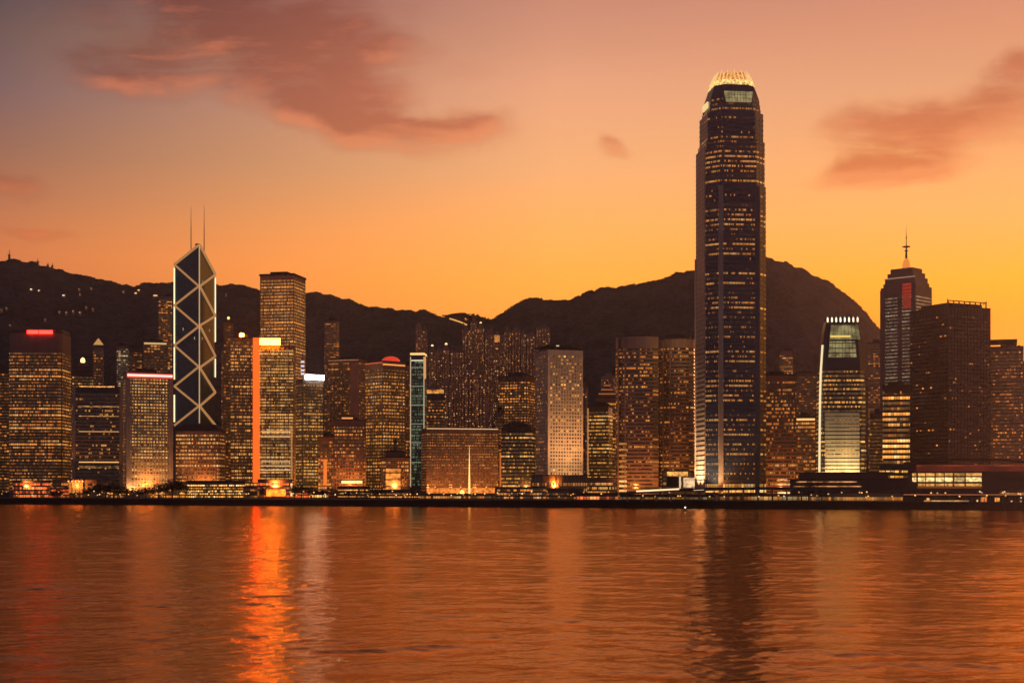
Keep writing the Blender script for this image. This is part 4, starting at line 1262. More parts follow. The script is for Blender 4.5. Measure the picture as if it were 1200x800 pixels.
# two-faced dark tower
T = Tower('dark_tower', 'broad dark two faced tower with few lights and a railed roof', 'tower', 1070, 1160, 361, 1500, side='L', spx=43, rel=42)
T.shaft(solid((.05, .038, .036), .6), pier=4.2, pierw=.5)
T.bands(windows(bay=2.1, lit=.035, rowv=.3, pal='amber', es=.8, group=2, h=1.8, glass=(.016, .013, .013), dim=.004), 3.8, 1.8, 10, T.H - 6)
T.roof(plant=False, t=1.5)
MB().box(-T.w * .42, T.w * .4, -T.d * .4, T.d * .3, T.H + 1.51, T.H + 5.2).build('plant_room', DARKROOF, T.root)
mb = MB()
for i in range(8):
    x = -T.w * .45 + T.w * .9 * i / 7
    mb.box(x - .4, x + .4, -T.d * .46, -T.d * .44, T.H + 1.51, T.H + 6.5)
mb.box(-T.w * .46, T.w * .46, -T.d * .465, -T.d * .44, T.H + 6.51, T.H + 7.3)
mb.bar((T.w * .42, -T.d * .4, T.H + 5.2), (T.w * .47, -T.d * .45, T.H + 8.5), .5).bar((-T.w * .42, -T.d * .4, T.H + 5.2), (-T.w * .47, -T.d * .45, T.H + 8.5), .5)
mb.build('roof_gantry', STEEL, T.root)

T = office('gridded_block', 'dim gridded block at the right edge with a flat roof canopy', 1158, 1199, 407, 1530, wall='brown', floor=3.5, wh=1.8, pier=4.5, win=dict(bay=2.2, lit=.22, rowv=.2, pal='orange', es=.6, group=2, h=1.8), depth=34)
MB().box(-T.w * .46, T.w * .34, -T.d * .45, T.d * .3, T.H + 5.0, T.H + 8.4).build('roof_canopy', DARKROOF, T.root)
office('office_tower', 'brown sliver of a tower cut off by the right edge of the photo', 1198, 1232, 424, 1590, wall='brown', floor=3.6, wh=1.9, win=dict(bay=2.4, lit=.35, rowv=.3, pal='orange', es=.7))

# ================================================================== hazy residential towers on the lower slope
FS = []
def flat_glow_strip():
    """stack of small flat windows, all glowing faintly in place of street light on the walls"""
    if len(FS) >= 4:
        return random.choice(FS)
    m, N, p = newmat('flat_window_glow')
    x, y, z = N.sep(N.n('ShaderNodeTexCoord').outputs['Object'])
    rnd = N.n('ShaderNodeObjectInfo').outputs['Random']
    wn = N.white(N.comb(N.m('ADD', N.m('FLOOR', N.m('DIVIDE', N.m('ADD', x, 50), 1.6)), N.m('MULTIPLY', rnd, 500)), N.m('FLOOR', N.m('DIVIDE', z, 3.3))))
    op = N.m('MULTIPLY', N.m('GREATER_THAN', N.m('FRACT', N.m('DIVIDE', z, 3.3)), .45), N.m('GREATER_THAN', N.m('FRACT', N.m('DIVIDE', N.m('ADD', x, 50), 1.6)), .25))
    N.put(p.inputs['Base Color'], N.mix(op, (.2, .14, .11, 1), (.03, .025, .025, 1)))
    N.put(p.inputs['Emission Color'], N.mix(wn[0], (1, .24, .08, 1), (1, .38, .13, 1)))
    N.put(p.inputs['Emission Strength'], N.m('MULTIPLY', op, N.m('ADD', .075, N.m('MULTIPLY', N.m('POWER', wn[0], 5), random.uniform(.35, .6)))))  # constant part puts street glow into the front; random part lights single windows
    m.cycles.emission_sampling = 'NONE'
    FS.append(m)
    return m
def resid(label, x0, x1, yt, D, lit=26, cap=False, wall=None, group='flats on the lower slope'):
    base = hill_h((x0 + x1) / 2, D)
    T = Tower('apartment_tower', label, 'tower', x0, x1, yt, D, base=base - 2, group=group)
    w, d = T.w, T.d
    wall = wall or random.choice([WALL['brown'], WALL['rose'], WALL['tan']])
    mb = MB().prism(rect(w * .86, d * .86), 0, T.H)
    n = 3 if w < 20 else 5
    for i in range(n):
        x = -w / 2 + w * (i + .5) / n
        if i % 2 == 0:
            mb.box(x - w / n * .42, x + w / n * .42, -d / 2, d / 2, 0.01, T.H - random.uniform(.5, 3))
    mb.build('wall', wall, T.root)
    MB().box(-w * .22, w * .22, -d * .3, d * .3, T.H + .004, T.H + random.uniform(3, 6)).build('plant_room', wall, T.root)
    me = MB().box(-.85, .85, -.12, .12, -.7, .7).mesh('window', glow(random.choice([(1, .42, .10), (1, .52, .18), (1, .34, .06)]), random.uniform(.5, .95)))
    used = set()
    for k in range(lit):
        i = random.randrange(n); f_ = random.randrange(8, max(9, int(T.H / 3.3) - 1))
        q = random.choice((-.22, .22))
        if (i, f_, q) in used: continue
        used.add((i, f_, q))
        y = -d / 2 - .1 if i % 2 == 0 else -d * .43 - .1
        put('window', me, T.root, (-w / 2 + w * (i + .5 + q) / n, y, 3.3 * f_ + 1.6))
    sm = flat_glow_strip()
    cm = MB().box(-w / n * .3, w / n * .3, -.1, .1, 8, T.H - 4).mesh('window_glow_column', sm)
    for i in range(n):
        y = -d / 2 - .04 if i % 2 == 0 else -d * .43 - .04
        put('window_glow_column', cm, T.root, (-w / 2 + w * (i + .5) / n, y, 0))
    # faint dim storeys so the fronts read as floors
    fl = MB().box(-w * .43, w * .43, -d / 2 - .18, -d / 2 - .02, -.35, .35).mesh('floor_slab', WALL['dark'])
    for f_ in range(2, min(40, int(T.H / 6.6))):
        put('floor_slab', fl, T.root, (0, 0, 6.6 * f_))
    if cap:
        MB().lathe([(.6, T.H + 4), (1.8, T.H + 5), (1.8, T.H + 6.6), (.4, T.H + 7.6)], 10).build('roof_lamp', glow((1, .6, .24), 2.2), T.root)
    return T
HZ = [
    ('twin capped hillside tower above the green lit tower, nearer the red dome', 487, 494, 380, 2450, 22, 0),
    ('twin capped hillside tower above the green lit tower, a little shorter and to the right', 493.5, 501, 384, 2480, 20, 0),
    ('short hillside tower with bright cap lamp just right of the green lit tower', 502, 511, 409, 2300, 26, 1),
    ('dim hillside tower second right of the green lit tower', 511.5, 518, 408, 2340, 18, 0),
    ('hillside tower with a lamp on its roof above the left end of the orange slab', 518.5, 527, 407, 2300, 28, 1),
    ('flat topped wide hillside tower over the middle of the orange slab', 528, 544, 409, 2280, 36, 0),
    ('tall brown hillside tower below the wok shaped roof', 541, 551, 385, 2500, 26, 0),
    ('dark narrow hillside tower directly under the wok shaped roof', 551, 559, 376, 2560, 16, 0),
    ('tallest hillside tower carrying a round yellow lamp', 559, 567.5, 382, 2480, 30, 1),
    ('hillside tower right of the one with the round yellow lamp', 568, 577, 389, 2420, 24, 0),
    ('narrow hillside tower left of the orange topped one', 573, 579, 386, 2550, 14, 0),
    ('hillside tower with an orange lit top storey', 579, 586, 392, 2440, 26, 0),
    ('slim dark hillside tower right of the orange topped one', 586, 591, 394, 2400, 14, 0),
    ('broad hillside tower with ribs, left of a near twin', 590, 599, 387, 2450, 28, 0),
    ('broad hillside tower with ribs, right of a near twin', 599.5, 610, 386, 2450, 28, 0),
    ('narrow pinkish hillside tower left of the porthole tower', 610.5, 616, 389, 2420, 16, 0),
    ('hillside tower half hidden behind the porthole tower roof', 617, 628, 391, 2420, 24, 0),
    ('farthest hazy hillside tower above the porthole tower', 628, 645, 383, 2620, 22, 0),
    ('low dark hillside tower over the right part of the orange slab', 545, 557, 430, 2200, 26, 0),
    ('low hillside tower just left of the pinkish chimney', 558, 570, 436, 2190, 24, 0),
    ('dark squat hillside block behind the green lit tower', 500, 514, 452, 2160, 16, 0),
    ('dark squat hillside block over the orange slab left half', 516, 530, 448, 2165, 18, 0),
]
for a in HZ:
    T = resid(*a[:5], lit=a[5] * 2 // 3, cap=bool(a[6]))
    if 'orange lit top' in a[0]:
        MB().box(-T.w * .44, T.w * .44, -T.d / 2 - .5, -T.d / 2 - .2, T.H - 12, T.H - 1).build('lit_storey', glow((1, .36, .08), .5, var=.6, scale=.3), T.root)
T = office('apartment_tower', 'wide slab of flats with warm lit windows behind the dark round topped block', 584, 627, 441, 1960, wall='brown', floor=3.5, wh=2.0, pier=4, win=dict(bay=2.4, lit=.36, rowv=.35, pal='orange', es=1.0, group=4, h=2.0), side='R', spx=10, rel=20)
T = office('low_block', 'low block with a glowing orange roof garden right of the green lit tower', 498, 521, 462, 1960, wall='dark', win=dict(bay=2.4, lit=.2, pal='orange', es=.6))
MB().box(-T.w * .5, T.w * .45, -T.d / 2 - .6, -T.d / 2 + 2, T.H + 1.21, T.H + 6).build('lit_storey', glow((1, .40, .08), .6, var=.8, scale=.15), T.root)
for a in (('hazy brown tower behind the striped pair, left side', 676, 690, 452, 2150, 14, 0), ('hazy low tower behind the crowned tower', 704, 722, 440, 2260, 12, 0),
          ('hazy tower behind the gap of the dark gridded right blocks', 1024, 1040, 425, 2260, 12, 0)):
    if 'gap of' in a[0]: continue
    resid(*a[:5], lit=a[5], group=None)
for a in (('dim flats left of the sign tower with the blazing sign', 259, 268, 408, 2250, 16, 0), ('dim flats right of the tower with overhanging cap', 362, 376, 452, 2150, 14, 0),
          ('dim flats behind the far left red sign tower', 78, 90, 470, 2050, 14, 0), ('dim flats behind the louvred block', 122, 137, 462, 2100, 14, 0)):
    resid(*a[:5], lit=a[5], group=None)

# ------------------------------------------------------------------ on the ridge
def peak_lookout():
    px = 535
    D = ridge_D(535) - 20; m = D / F
    x = wx(535, D); g = hill_h(535, D) - 4
    root = empty('lookout_building', (x, D, g)); tag(root, 'flat wok shaped lookout building in the saddle of the ridge with a glowing strip for the sky gap under it', 'building')
    Z = lambda y: wz(y, D) - g
    X = lambda p: (p - 535) * m
    # bowl roof as a lofted half bowl
    mb = MB(); n = 17; rows = [(372.5, .70), (371, .95), (369.4, 1.0), (367.8, .75)]
    for r_, (y, s) in enumerate(rows):
        for i in range(n):
            a = 2 * math.pi * i / n
            mb.v.append((14 * m * s * math.cos(a), 22 * s * math.sin(a), Z(y) + 2.2 * math.cos(a) * (1 if r_ > 1 else 0)))
    for r_ in range(3):
        for i in range(n):
            j = (i + 1) % n
            mb.f.append((r_ * n + i, r_ * n + j, (r_ + 1) * n + j, (r_ + 1) * n + i))
    mb.f.append(tuple(range(n - 1, -1, -1))); mb.f.append(tuple(3 * n + i for i in range(n)))
    mb.build('bowl_roof', DARKROOF, root)
    MB().prism(rect(18 * m, 24), 0, Z(372.8), 1.1).build('wall', WALL['dark'], root)
    seg = [(527, 374.0), (534, 376.2), (541, 378.6), (547.5, 381.5)]
    for (a, b), (c, d) in zip(seg, seg[1:]):
        MB().bar((X(a), -15, Z(b)), (X(c), -15, Z(d)), 1.7).build('sky_gap_strip', glow((1, .48, .12), 1.0), root)  # glowing bars stand in for the sky showing through under the roof
    MB().box(X(518), X(524), -8, 8, Z(370), Z(369.4)).build('roof_wing', DARKROOF, root)
peak_lookout()
def ridge_mast(px, ytop, w, label):
    D = ridge_D(px) - 6; g = hill_h(px, D) - 3
    root = empty('radio_mast', (wx(px, D), D, g)); tag(root, label, 'mast', 'masts on the crest')
    H = wz(ytop, D) - g
    MB().box(-w, w, -w, w, 0, H * .6).build('tower_base', STEEL, root)
    MB().bar((0, 0, H * .6), (0, 0, H), w * .5, 6, w * .25).build('antenna', STEEL, root)
    MB().box(-w * 1.4, w * 1.4, -w * 1.4, w * 1.4, H * .6 + .01, H * .64).build('platform', STEEL, root)
for p in ((11, 293, 2.2, 'tallest mast on the crest near the left edge'), (44.3, 303, 2.4, 'second tallest mast, standing mid slope on the left crest'),
          (56.2, 307.5, 2.2, 'left of two short masts side by side on the crest'), (61.4, 308, 2.0, 'right of two short masts side by side on the crest')):
    ridge_mast(*p)
# houses on the dark hillside
hp = [(37, 339, 2, 2.0), (46, 340.5, 1.6, 1.6), (75, 346, 2.6, 1.6), (93, 339, 1.2, .5), (107, 338, 1.2, .5), (94, 345, 1.2, .5), (145, 342, 1.4, .6), (159.5, 343.5, 2.4, 2.2), (163, 340, 2.2, 1.9), (182.5, 346.3, 4.5, 1.9), (193, 345, 1.4, .9),
      (70, 365.5, 1.4, .5), (78, 366, 1.6, .5), (86, 364.5, 1.6, .6), (94, 366, 1.8, .7), (101, 360, 1.2, .4), (109, 362, 1.2, .4), (53, 374, 1.4, .4), (12, 381, 1.4, .4), (8, 361, 1.4, .4), (2, 363, 1.2, .4), (265, 345, 1.2, .3)]
def hill_point(px, py):
    for k in range(400):
        D = D0 + (ridge_D(px) - D0) * k / 400
        if hill_h(px, D) >= wz(py + 1.2, D):
            return D
    return ridge_D(px) - 30
hl = {0: 'house with a white lamp on the dark left hillside, above the far left sign tower', 7: 'lower of two close bright orange houses just under the left crest', 8: 'upper of two close bright orange houses just under the left crest',
      9: 'wide house front lit orange just under the left crest'}
for i, (px, py, wpx, e_) in enumerate(hp):
    D = hill_point(px, py) - 6; m = D / F
    g = hill_h(px, D) - 3
    root = empty('hill_house', (wx(px, D), D, g)); tag(root, hl.get(i, 'tiny dimly lit house among the trees of the dark left hillside'), 'house', 'houses on the hillside')
    H = max(6, wz(py - 1, D) - g)
    w = wpx * m
    MB().box(-w * .7, w * .7, -4, 4, 0, H).build('wall', WALL['pale'], root)
    MB().prism(rect(w * 1.6, 9.4), H + .004, H + 3.5, .45).build('roof', DARKROOF, root)
    MB().box(-w * .5, w * .5, -4.3, -4.05, H - 3.6, H - 1.0).build('window', glow((1, .50, .14) if i not in (0, 1, 2) else (1, .75, .45), e_ * .75), root)

# ================================================================== WATERFRONT
def front(name, label, x0, x1, yt, D, wall='brown', floor=4.4, wh=2.8, depth=16, win=None, over=.8, cat='building', roofm=DARKROOF):
    T = Tower(name, label, cat, x0, x1, yt, D, depth=depth)
    T.shaft(WALL[wall] if isinstance(wall, str) else wall)
    w = dict(h=wh, bay=3.0, lit=.7, rowv=.2, pal='orange', es=1.0); w.update(win or {})
    T.bands(windows(**w), floor, wh, .6, T.H - .3)
    T.roof(plant=False, over=over, t=.7, mat=roofm)
    return T
front('market_hall', 'low hall with fiery orange windows at the foot of the far left sign tower', 16, 58, 563, 1700, win=dict(bay=2.2, lit=.8, pal='red', es=1.5, group=3))
T = front('colonnade_hall', 'small hall with lit columns and a row of eave lamps below the louvred block', 62, 112, 562, 1705, wall='brown', win=dict(bay=2.6, lit=.25, pal='orange', es=.5))
for i in range(5):
    x = T.lx(80 + 4 * i)
    MB().bar((x, -T.d / 2 - 1.6, 0), (x, -T.d / 2 - 1.6, T.H - .4), .5, 8).build('column', WALL['tan'], T.root)
    MB().lathe([(.3, T.H - 2.2), (.75, T.H - 1.6), (.3, T.H - 1.0)], 8, (x, -T.d / 2 - 2.6)).build('eave_lamp', glow((1, .5, .12), 3.0), T.root)
T.box('lit_wall', glow((1, .30, .04), .55, var=.4), 80, 96, 564.5, 577, .2, .2)
front('kiosk', 'small brown kiosk with one eave lamp left of the neon roofed tower', 119, 130, 562, 1695, wall='rose', win=dict(lit=.3, es=.5, pal='orange'), depth=8)
T = front('white_windowed_block', 'four storey block of rows of small white lit windows by the water', 219, 286, 563.5, 1690, wall='dark', floor=3.15, wh=1.7, win=dict(bay=1.9, lit=.95, rowv=.25, pal='gold', es=2.3, mull=.3, group=2))
T = front('glowing_pavilion', 'pavilion glowing orange inside below the blazing orange sign', 302, 342, 562, 1680, wall='brown', win=dict(bay=3.2, lit=1.2, pal='red', es=1.3, group=2))
T.box('lit_room', glow((1, .20, .015), 2.4, True, var=.5, scale=.2), 312, 334, 573, 581, .4, .4)
T.box('door_light', glow((1, .6, .22), 1.6), 340, 342, 566, 581, .4, .4)
front('kiosk', 'small yellow lit kiosk with pointed roof among waterfront trees', 366, 384, 576, 1670, wall='tan', win=dict(lit=1.2, pal='gold', es=1.6), depth=8)
front('low_hall', 'low dark hall with two thin strips of light below the red windowed block', 396, 433, 570, 1675, wall='dark', floor=3.6, wh=1.5, win=dict(bay=2.2, lit=.8, pal='amber', es=1.1))
front('low_hall', 'low hall with many small lamps in front of the stepped block', 434, 492, 574, 1640, wall='dark', floor=3.2, wh=1.5, win=dict(bay=2.4, lit=.5, pal='amber', es=.9), depth=10)
front('pier_building', 'long brown pier shed with scattered lamps before the dark round topped block', 580, 640, 571, 1480, wall='rose', floor=3.6, wh=2.0, win=dict(bay=3.2, lit=.45, pal='orange', es=.7, group=2))
front('pier_building', 'brown pier shed with lamps in front of the columned gallery', 641, 684, 573, 1440, wall='brown', floor=3.6, wh=2.0, win=dict(bay=2.8, lit=.5, pal='orange', es=.75, group=2))
front('shop_row', 'row of red lit shop fronts at the water edge', 676, 724, 578, 1385, wall='dark', floor=4.2, wh=3.0, win=dict(bay=3.0, lit=1.0, pal='red', es=1.1, group=2))
front('low_hall', 'low hall with a lit upper strip under the dark glass tower', 688, 722, 560, 1560, wall='brown', win=dict(bay=1.6, lit=.7, pal='amber', es=.7))
# dark pier deck and bright canopy
T = front('entrance_pavilion', 'open pavilion with a pale lit canopy on one post beside the tallest tower', 776, 812, 552, 1450, wall='brown', win=dict(bay=3, lit=.3, pal='amber', es=.6), depth=10)
T.box('lit_canopy', glow((1, .46, .10), .95, var=.8, scale=.2), 782, 806, 552.5, 557.5, .2, 5)
T.box('post', glow((1, .72, .44), .8), 796, 798, 558, 572, 3, 1)
T.box('lit_sign', glow((1, .62, .32), .9, var=.5, scale=.3), 801, 814, 559.5, 571, .6, .5)
T.box('shade_panel', solid((.01, .01, .01), .9), 782, 795, 558.5, 570, .3, .3)  # black panel stands in for the shade under the canopy

def walkway():
    """long covered walkway on legs, rising slightly to the right"""
    D = 1330.0; m = D / F
    root = empty('covered_walkway', (wx(840, D), D, GROUND)); tag(root, 'long dark covered walkway on legs sweeping along the waterfront', 'walkway')
    X = lambda p: (p - 840) * m
    Z = lambda y: wz(y, D) - GROUND
    pr = [(726, 577), (745, 575), (795, 572.4), (840, 571), (900, 570.2), (960, 571.5), (1010, 573.5), (1075, 575.5)]
    deck = MB(); 
    for (a, ya), (b, yb) in zip(pr, pr[1:]):
        k = len(deck.v)
        th = 2.6
        deck.v += [(X(a), -5, Z(ya) - th), (X(b), -5, Z(yb) - th), (X(b), 5, Z(yb) - th), (X(a), 5, Z(ya) - th), (X(a), -5, Z(ya)), (X(b), -5, Z(yb)), (X(b), 5, Z(yb)), (X(a), 5, Z(ya))]
        deck.f += [(k, k + 1, k + 5, k + 4), (k + 2, k + 3, k + 7, k + 6), (k + 4, k + 5, k + 6, k + 7), (k + 3, k + 2, k + 1, k), (k + 3, k, k + 4, k + 7), (k + 1, k + 2, k + 6, k + 5)]
    deck.build('deck', solid((.05, .045, .042), .6), root)
    r = MB()
    for (a, ya), (b, yb) in zip(pr, pr[1:]):
        r.bar((X(a), -5, Z(ya) + 1.2), (X(b), -5, Z(yb) + 1.2), .12)
    r.build('railing', STEEL, root)
    for (a, ya), (b, yb) in ((pr[1], pr[2]),):
        MB().bar((X(a), -5.6, Z(ya) - .2), (X(b), -5.6, Z(yb) - .2), .95).build('light_strip', glow((1, .66, .34), 1.5), root)
    MB().bar((X(812), -5.4, Z(574.2)), (X(824), -5.4, Z(573.6)), .3).build('light_strip', glow((1, .7, .45), .9), root)
    for p in range(735, 1075, 17):
        y = [yy for (q, yy) in pr if q <= p][-1]
        MB().bar((X(p), 0, 0), (X(p), 0, Z(y) - 2.2), .6, 8).build('leg', CONC, root)
walkway()
front('ticket_hall', 'brightest low glass hall under the walkway with white gold panes', 880, 946, 579.2, 1345, wall='tan', floor=4.2, wh=3.4, win=dict(bay=4.2, lit=1.5, rowv=.0, pal='gold', es=1.5, mull=.1, group=2), depth=10)
front('ticket_hall', 'dim amber glass hall under the left half of the walkway', 842, 880, 579.5, 1350, wall='tan', floor=4.2, wh=3.2, win=dict(bay=3.2, lit=.7, pal='amber', es=.55, mull=.14, group=2), depth=10)
front('shop_row', 'dark low arcade under the left end of the walkway with three lamps', 726, 838, 580, 1362, wall='dark', floor=4.0, wh=2.2, win=dict(bay=4, lit=.14, pal='gold', es=1.6, group=1), depth=8)
T = front('glass_pier', 'long gridded glass pier with dull golden panes right of the bright hall', 950, 1056, 577.5, 1300, wall='tan', floor=3.9, wh=3.2, win=dict(bay=2.4, lit=1.1, rowv=.1, pal='amber', es=.62, mull=.1, group=5, dim=.14), depth=14)
T.box('door_light', glow((1, .35, .05), 1.6, var=.7, scale=.5), 1009, 1019, 588, 591.5, .4, .3)
# terraced dark roofs in front of the silver tower
T = Tower('terraced_block', 'wide dark terraced block with thin lit lines at the foot of the silver tower', 'building', 928, 1072, 562, 1370, depth=22)
T.shaft(WALL['dark']); T.roof(plant=False, over=2.5, t=.9)
MB().box(T.lx(938), T.lx(1040), -4, 10, T.H + .91, T.lz(554)).build('upper_terrace', WALL['dark'], T.root)
MB().box(T.lx(934), T.lx(1046), -6, 12, T.lz(554) + .004, T.lz(552.8)).build('terrace_roof', DARKROOF, T.root)
T.box('terrace_light', glow((1, .52, .22), .85, var=.7, scale=.12), 958, 1003, 554.2 + .3, 557.2, -7.6, .4)
T.box('terrace_light', glow((1, .42, .14), .55, var=.9, scale=.1), 935, 1005, 563.6, 565, .3, .3)
T.box('terrace_light', glow((1, .42, .14), .55, var=.9, scale=.1), 932, 1010, 569, 570.2, .3, .3)
# exhibition hall with red eave
T = Tower('exhibition_hall', 'wide hall with sweeping dark roof, red lit eave and bright window grid', 'hall', 1070, 1225, 545, 1330, depth=46)
T.shaft(solid((.05, .035, .03), .6))
rf = MB(); n = 16
top = []
for i in range(n + 1):
    t = i / n; x = -T.w / 2 - 4 + (T.w + 8) * t
    top.append((x, T.H + 1.0 + 5.2 * math.sin(math.pi * (t * .85 + .12))))
for i in range(n):
    (xa, za), (xb, zb) = top[i], top[i + 1]
    k = len(rf.v)
    y0, y1 = -T.d / 2 - 7, T.d / 2 + 3
    rf.v += [(xa, y0, za - 1.2), (xb, y0, zb - 1.2), (xb, y1, zb - 1.2), (xa, y1, za - 1.2), (xa, y0, za), (xb, y0, zb), (xb, y1, zb), (xa, y1, za)]
    rf.f += [(k, k + 1, k + 5, k + 4), (k + 2, k + 3, k + 7, k + 6), (k + 4, k + 5, k + 6, k + 7), (k + 3, k + 2, k + 1, k), (k + 3, k, k + 4, k + 7), (k + 1, k + 2, k + 6, k + 5)]
rf.build('roof', DARKROOF, T.root)
T.box('red_eave', glow((1, .12, .03), .17, var=.5, scale=.07), 1079, 1200, 544.3, 546.4, .4, .4)
T.box('lit_soffit', glow((1, .11, .025), .07, var=.5, scale=.06), 1079, 1225, 546.8, 552, .4, .3)
for x0, x1 in ((1074.5, 1079), (1081, 1089), (1090, 1099.5), (1101, 1110), (1111, 1120), (1121.5, 1133), (1134.5, 1152)):
    for y0, y1, e_ in ((554, 557.2, .75), (559, 564, 1.15), (566.3, 569.3, .65)):
        if x0 < 1080 and y0 > 565: continue
        if 1111 < x0 < 1134 and y0 < 565: e_ *= .5
        c = (1, .66, .26) if y0 == 559 else (1, .44, .09)
        T.box('window', glow(c, e_, var=.55, scale=.35), x0, x1, y0, y1, .5, .4)
T.box('lit_line', glow((1, .25, .07), .4), 1080, 1152, 570.6, 571.3, .5, .4)
T = Tower('quay_canopy', 'long low canopy with a thin orange lit edge at the right waterfront', 'canopy', 1062, 1225, 578.6, 1255, depth=12)
MB().box(-T.w / 2, T.w / 2, -T.d / 2, T.d / 2, T.H - .9, T.H).build('roof', DARKROOF, T.root)
MB().box(-T.w / 2, T.w / 2, -T.d / 2 - .3, -T.d / 2 - .05, T.H - .75, T.H - .3).build('edge_light', glow((1, .30, .12), .55), T.root)
MB().box(-T.w / 2, T.w / 2, T.d / 2 - 2, T.d / 2 - 1, 0, T.H - .91).build('back_wall', WALL['dark'], T.root)
for i in range(24):
    x = -T.w / 2 + 2 + (T.w - 4) * i / 23
    MB().bar((x, -T.d / 2 + .8, 0), (x, -T.d / 2 + .8, T.H - .9), .2, 6).build('post', STEEL, T.root)
lamps = [(1090, .8, 3.0, (1, .4, .1)), (1146, .5, 1.6, (1, .6, .3)), (1153, 1.5, 4, (1, .28, .05)), (1168, 1.2, 3.4, (1, .36, .08)), (1184, .4, 1, (1, .5, .2)), (1194, .4, 1, (1, .6, .3))]
for px, hw, hh, c in lamps:
    x = T.lx(px)
    MB().box(x - hw * 1.6, x + hw * 1.6, T.d / 2 - 2.5, T.d / 2 - 2.1, .4, .4 + hh).build('lit_doorway', glow(c, .9, var=.5, scale=.4), T.root)
MB().box(T.lx(1085), T.lx(1136), -T.d / 2 + 1.6, -T.d / 2 + 2.4, .5, 1.7).build('lit_counter', glow((1, .55, .2), .5, var=.5, scale=.15), T.root)
front('lit_kiosk', 'glowing orange glass kiosk at the far right on top of the quay', 1173, 1210, 574, 1290, wall='tan', floor=3.8, wh=3.0, win=dict(bay=2, lit=1.4, rowv=0, pal='orange', es=1.2, group=2), depth=8)
front('plaza_block', 'low dark block with a few square yellow windows left of the red eave hall', 1032, 1074, 544, 1400, wall='dark', floor=4.8, wh=2.2, win=dict(bay=4, lit=.42, rowv=.6, pal='gold', es=1.2, group=2))

for lab, x0, x1, yt, D, pal, lit in (('low arcade with dim orange lamps between the market hall and the lit columns', 58, 80, 572, 1680, 'red', .6), ('low arcade hidden behind the row of low trees under the neon roofed tower', 128, 180, 571, 1700, 'orange', .5),
                                 ('low lit arcade behind the big dark tree clump', 182, 220, 570, 1705, 'orange', .5), ('low lit arcade between the white windowed block and the glowing pavilion', 285, 303, 571, 1690, 'amber', .7),
                                 ('low lit arcade right of the glowing pavilion behind tall trees', 342, 367, 572, 1690, 'red', .7), ('low waterside arcade before the orange slab', 492, 580, 579, 1560, 'orange', .55)):
    front('waterside_arcade', lab, x0, x1, yt, D, wall='rose', floor=3.4, wh=2.4, win=dict(bay=2.4, lit=lit, pal=pal, es=.9, group=3), depth=7)
# ------------------------------------------------------------------ trees along the water
CR = []
for k in range(3):
    rng = random.Random(40 + k)
    mb = MB()
    for j in range(11):
        a = rng.uniform(0, 2 * math.pi); rr = rng.uniform(.05, .38)
        leaf_clump(mb, (rr * math.cos(a), rr * math.sin(a), rng.uniform(.48, .86)), rng.uniform(.14, .24), 44, rng, .8, .2)
    tb = MB()
    tb.bar((0, 0, 0), (.02, 0, .42), .035, 7, .022)
    for j in range(6):
        a = rng.uniform(0, 6.28)
        tb.bar((.015, 0, .3 + .02 * j), (.28 * math.cos(a), .28 * math.sin(a), .62 + .03 * j), .014, 5, .005)
    CR.append((mb.mesh('crown', LEAF), tb.mesh('trunk', BARK)))
NEAR = [(0, 'the far left sign tower'), (70, 'the colonnade hall'), (118, 'the louvred block'), (150, 'the neon roofed tower'), (185, 'the neon roofed tower'), (262, 'the white windowed block'), (300, 'the orange strip'), (345, 'the glowing pavilion'),
        (372, 'the yellow kiosk'), (400, 'the red windowed block'), (960, 'the silver tower')]
def tree(px, D, H, wid, label):
    c, t = CR[random.randrange(3)]
    root = empty('tree', (wx(px, D), D, GROUND), random.uniform(0, 6.28)); tag(root, label, 'tree', 'dark trees along the waterfront')
    for nm, me in (('crown', c), ('trunk', t)):
        o = put(nm, me, root, (0, 0, 0)); o.scale = (wid, wid, H)
TR = [(4, 1690, 12, 16), (62, 1668, 9, 11), (70, 1672, 11, 13), (104, 1668, 13, 16), (114, 1672, 18, 18), (124, 1668, 16, 18), (133, 1670, 19, 20), (140, 1668, 14, 15), (148, 1668, 12, 13), (156, 1668, 13, 15), (163, 1666, 12, 14), (171, 1668, 13, 15),
      (179, 1672, 14, 16), (186, 1668, 17, 19), (194, 1664, 19, 20), (202, 1668, 21, 22), (210, 1672, 21, 21), (217, 1670, 17, 16), (291, 1665, 11, 13), (297, 1660, 10, 12), (309, 1655, 13, 14), (345, 1650, 16, 17), (353, 1650, 17, 19), (361, 1652, 15, 16),
      (369, 1648, 12, 13), (378, 1650, 12, 13), (387, 1652, 13, 14), (394, 1650, 11, 12), (408, 1640, 9, 10), (444, 1630, 11, 12), (484, 1620, 11, 13), (492, 1622, 9, 11), (608, 1470, 8, 9), (672, 1430, 10, 12), (948, 1370, 19, 17), (956, 1372, 22, 18), (964, 1360, 12, 12), (963, 1290, 11, 13), (1012, 1330, 9, 11), (1030, 1395, 12, 12)]
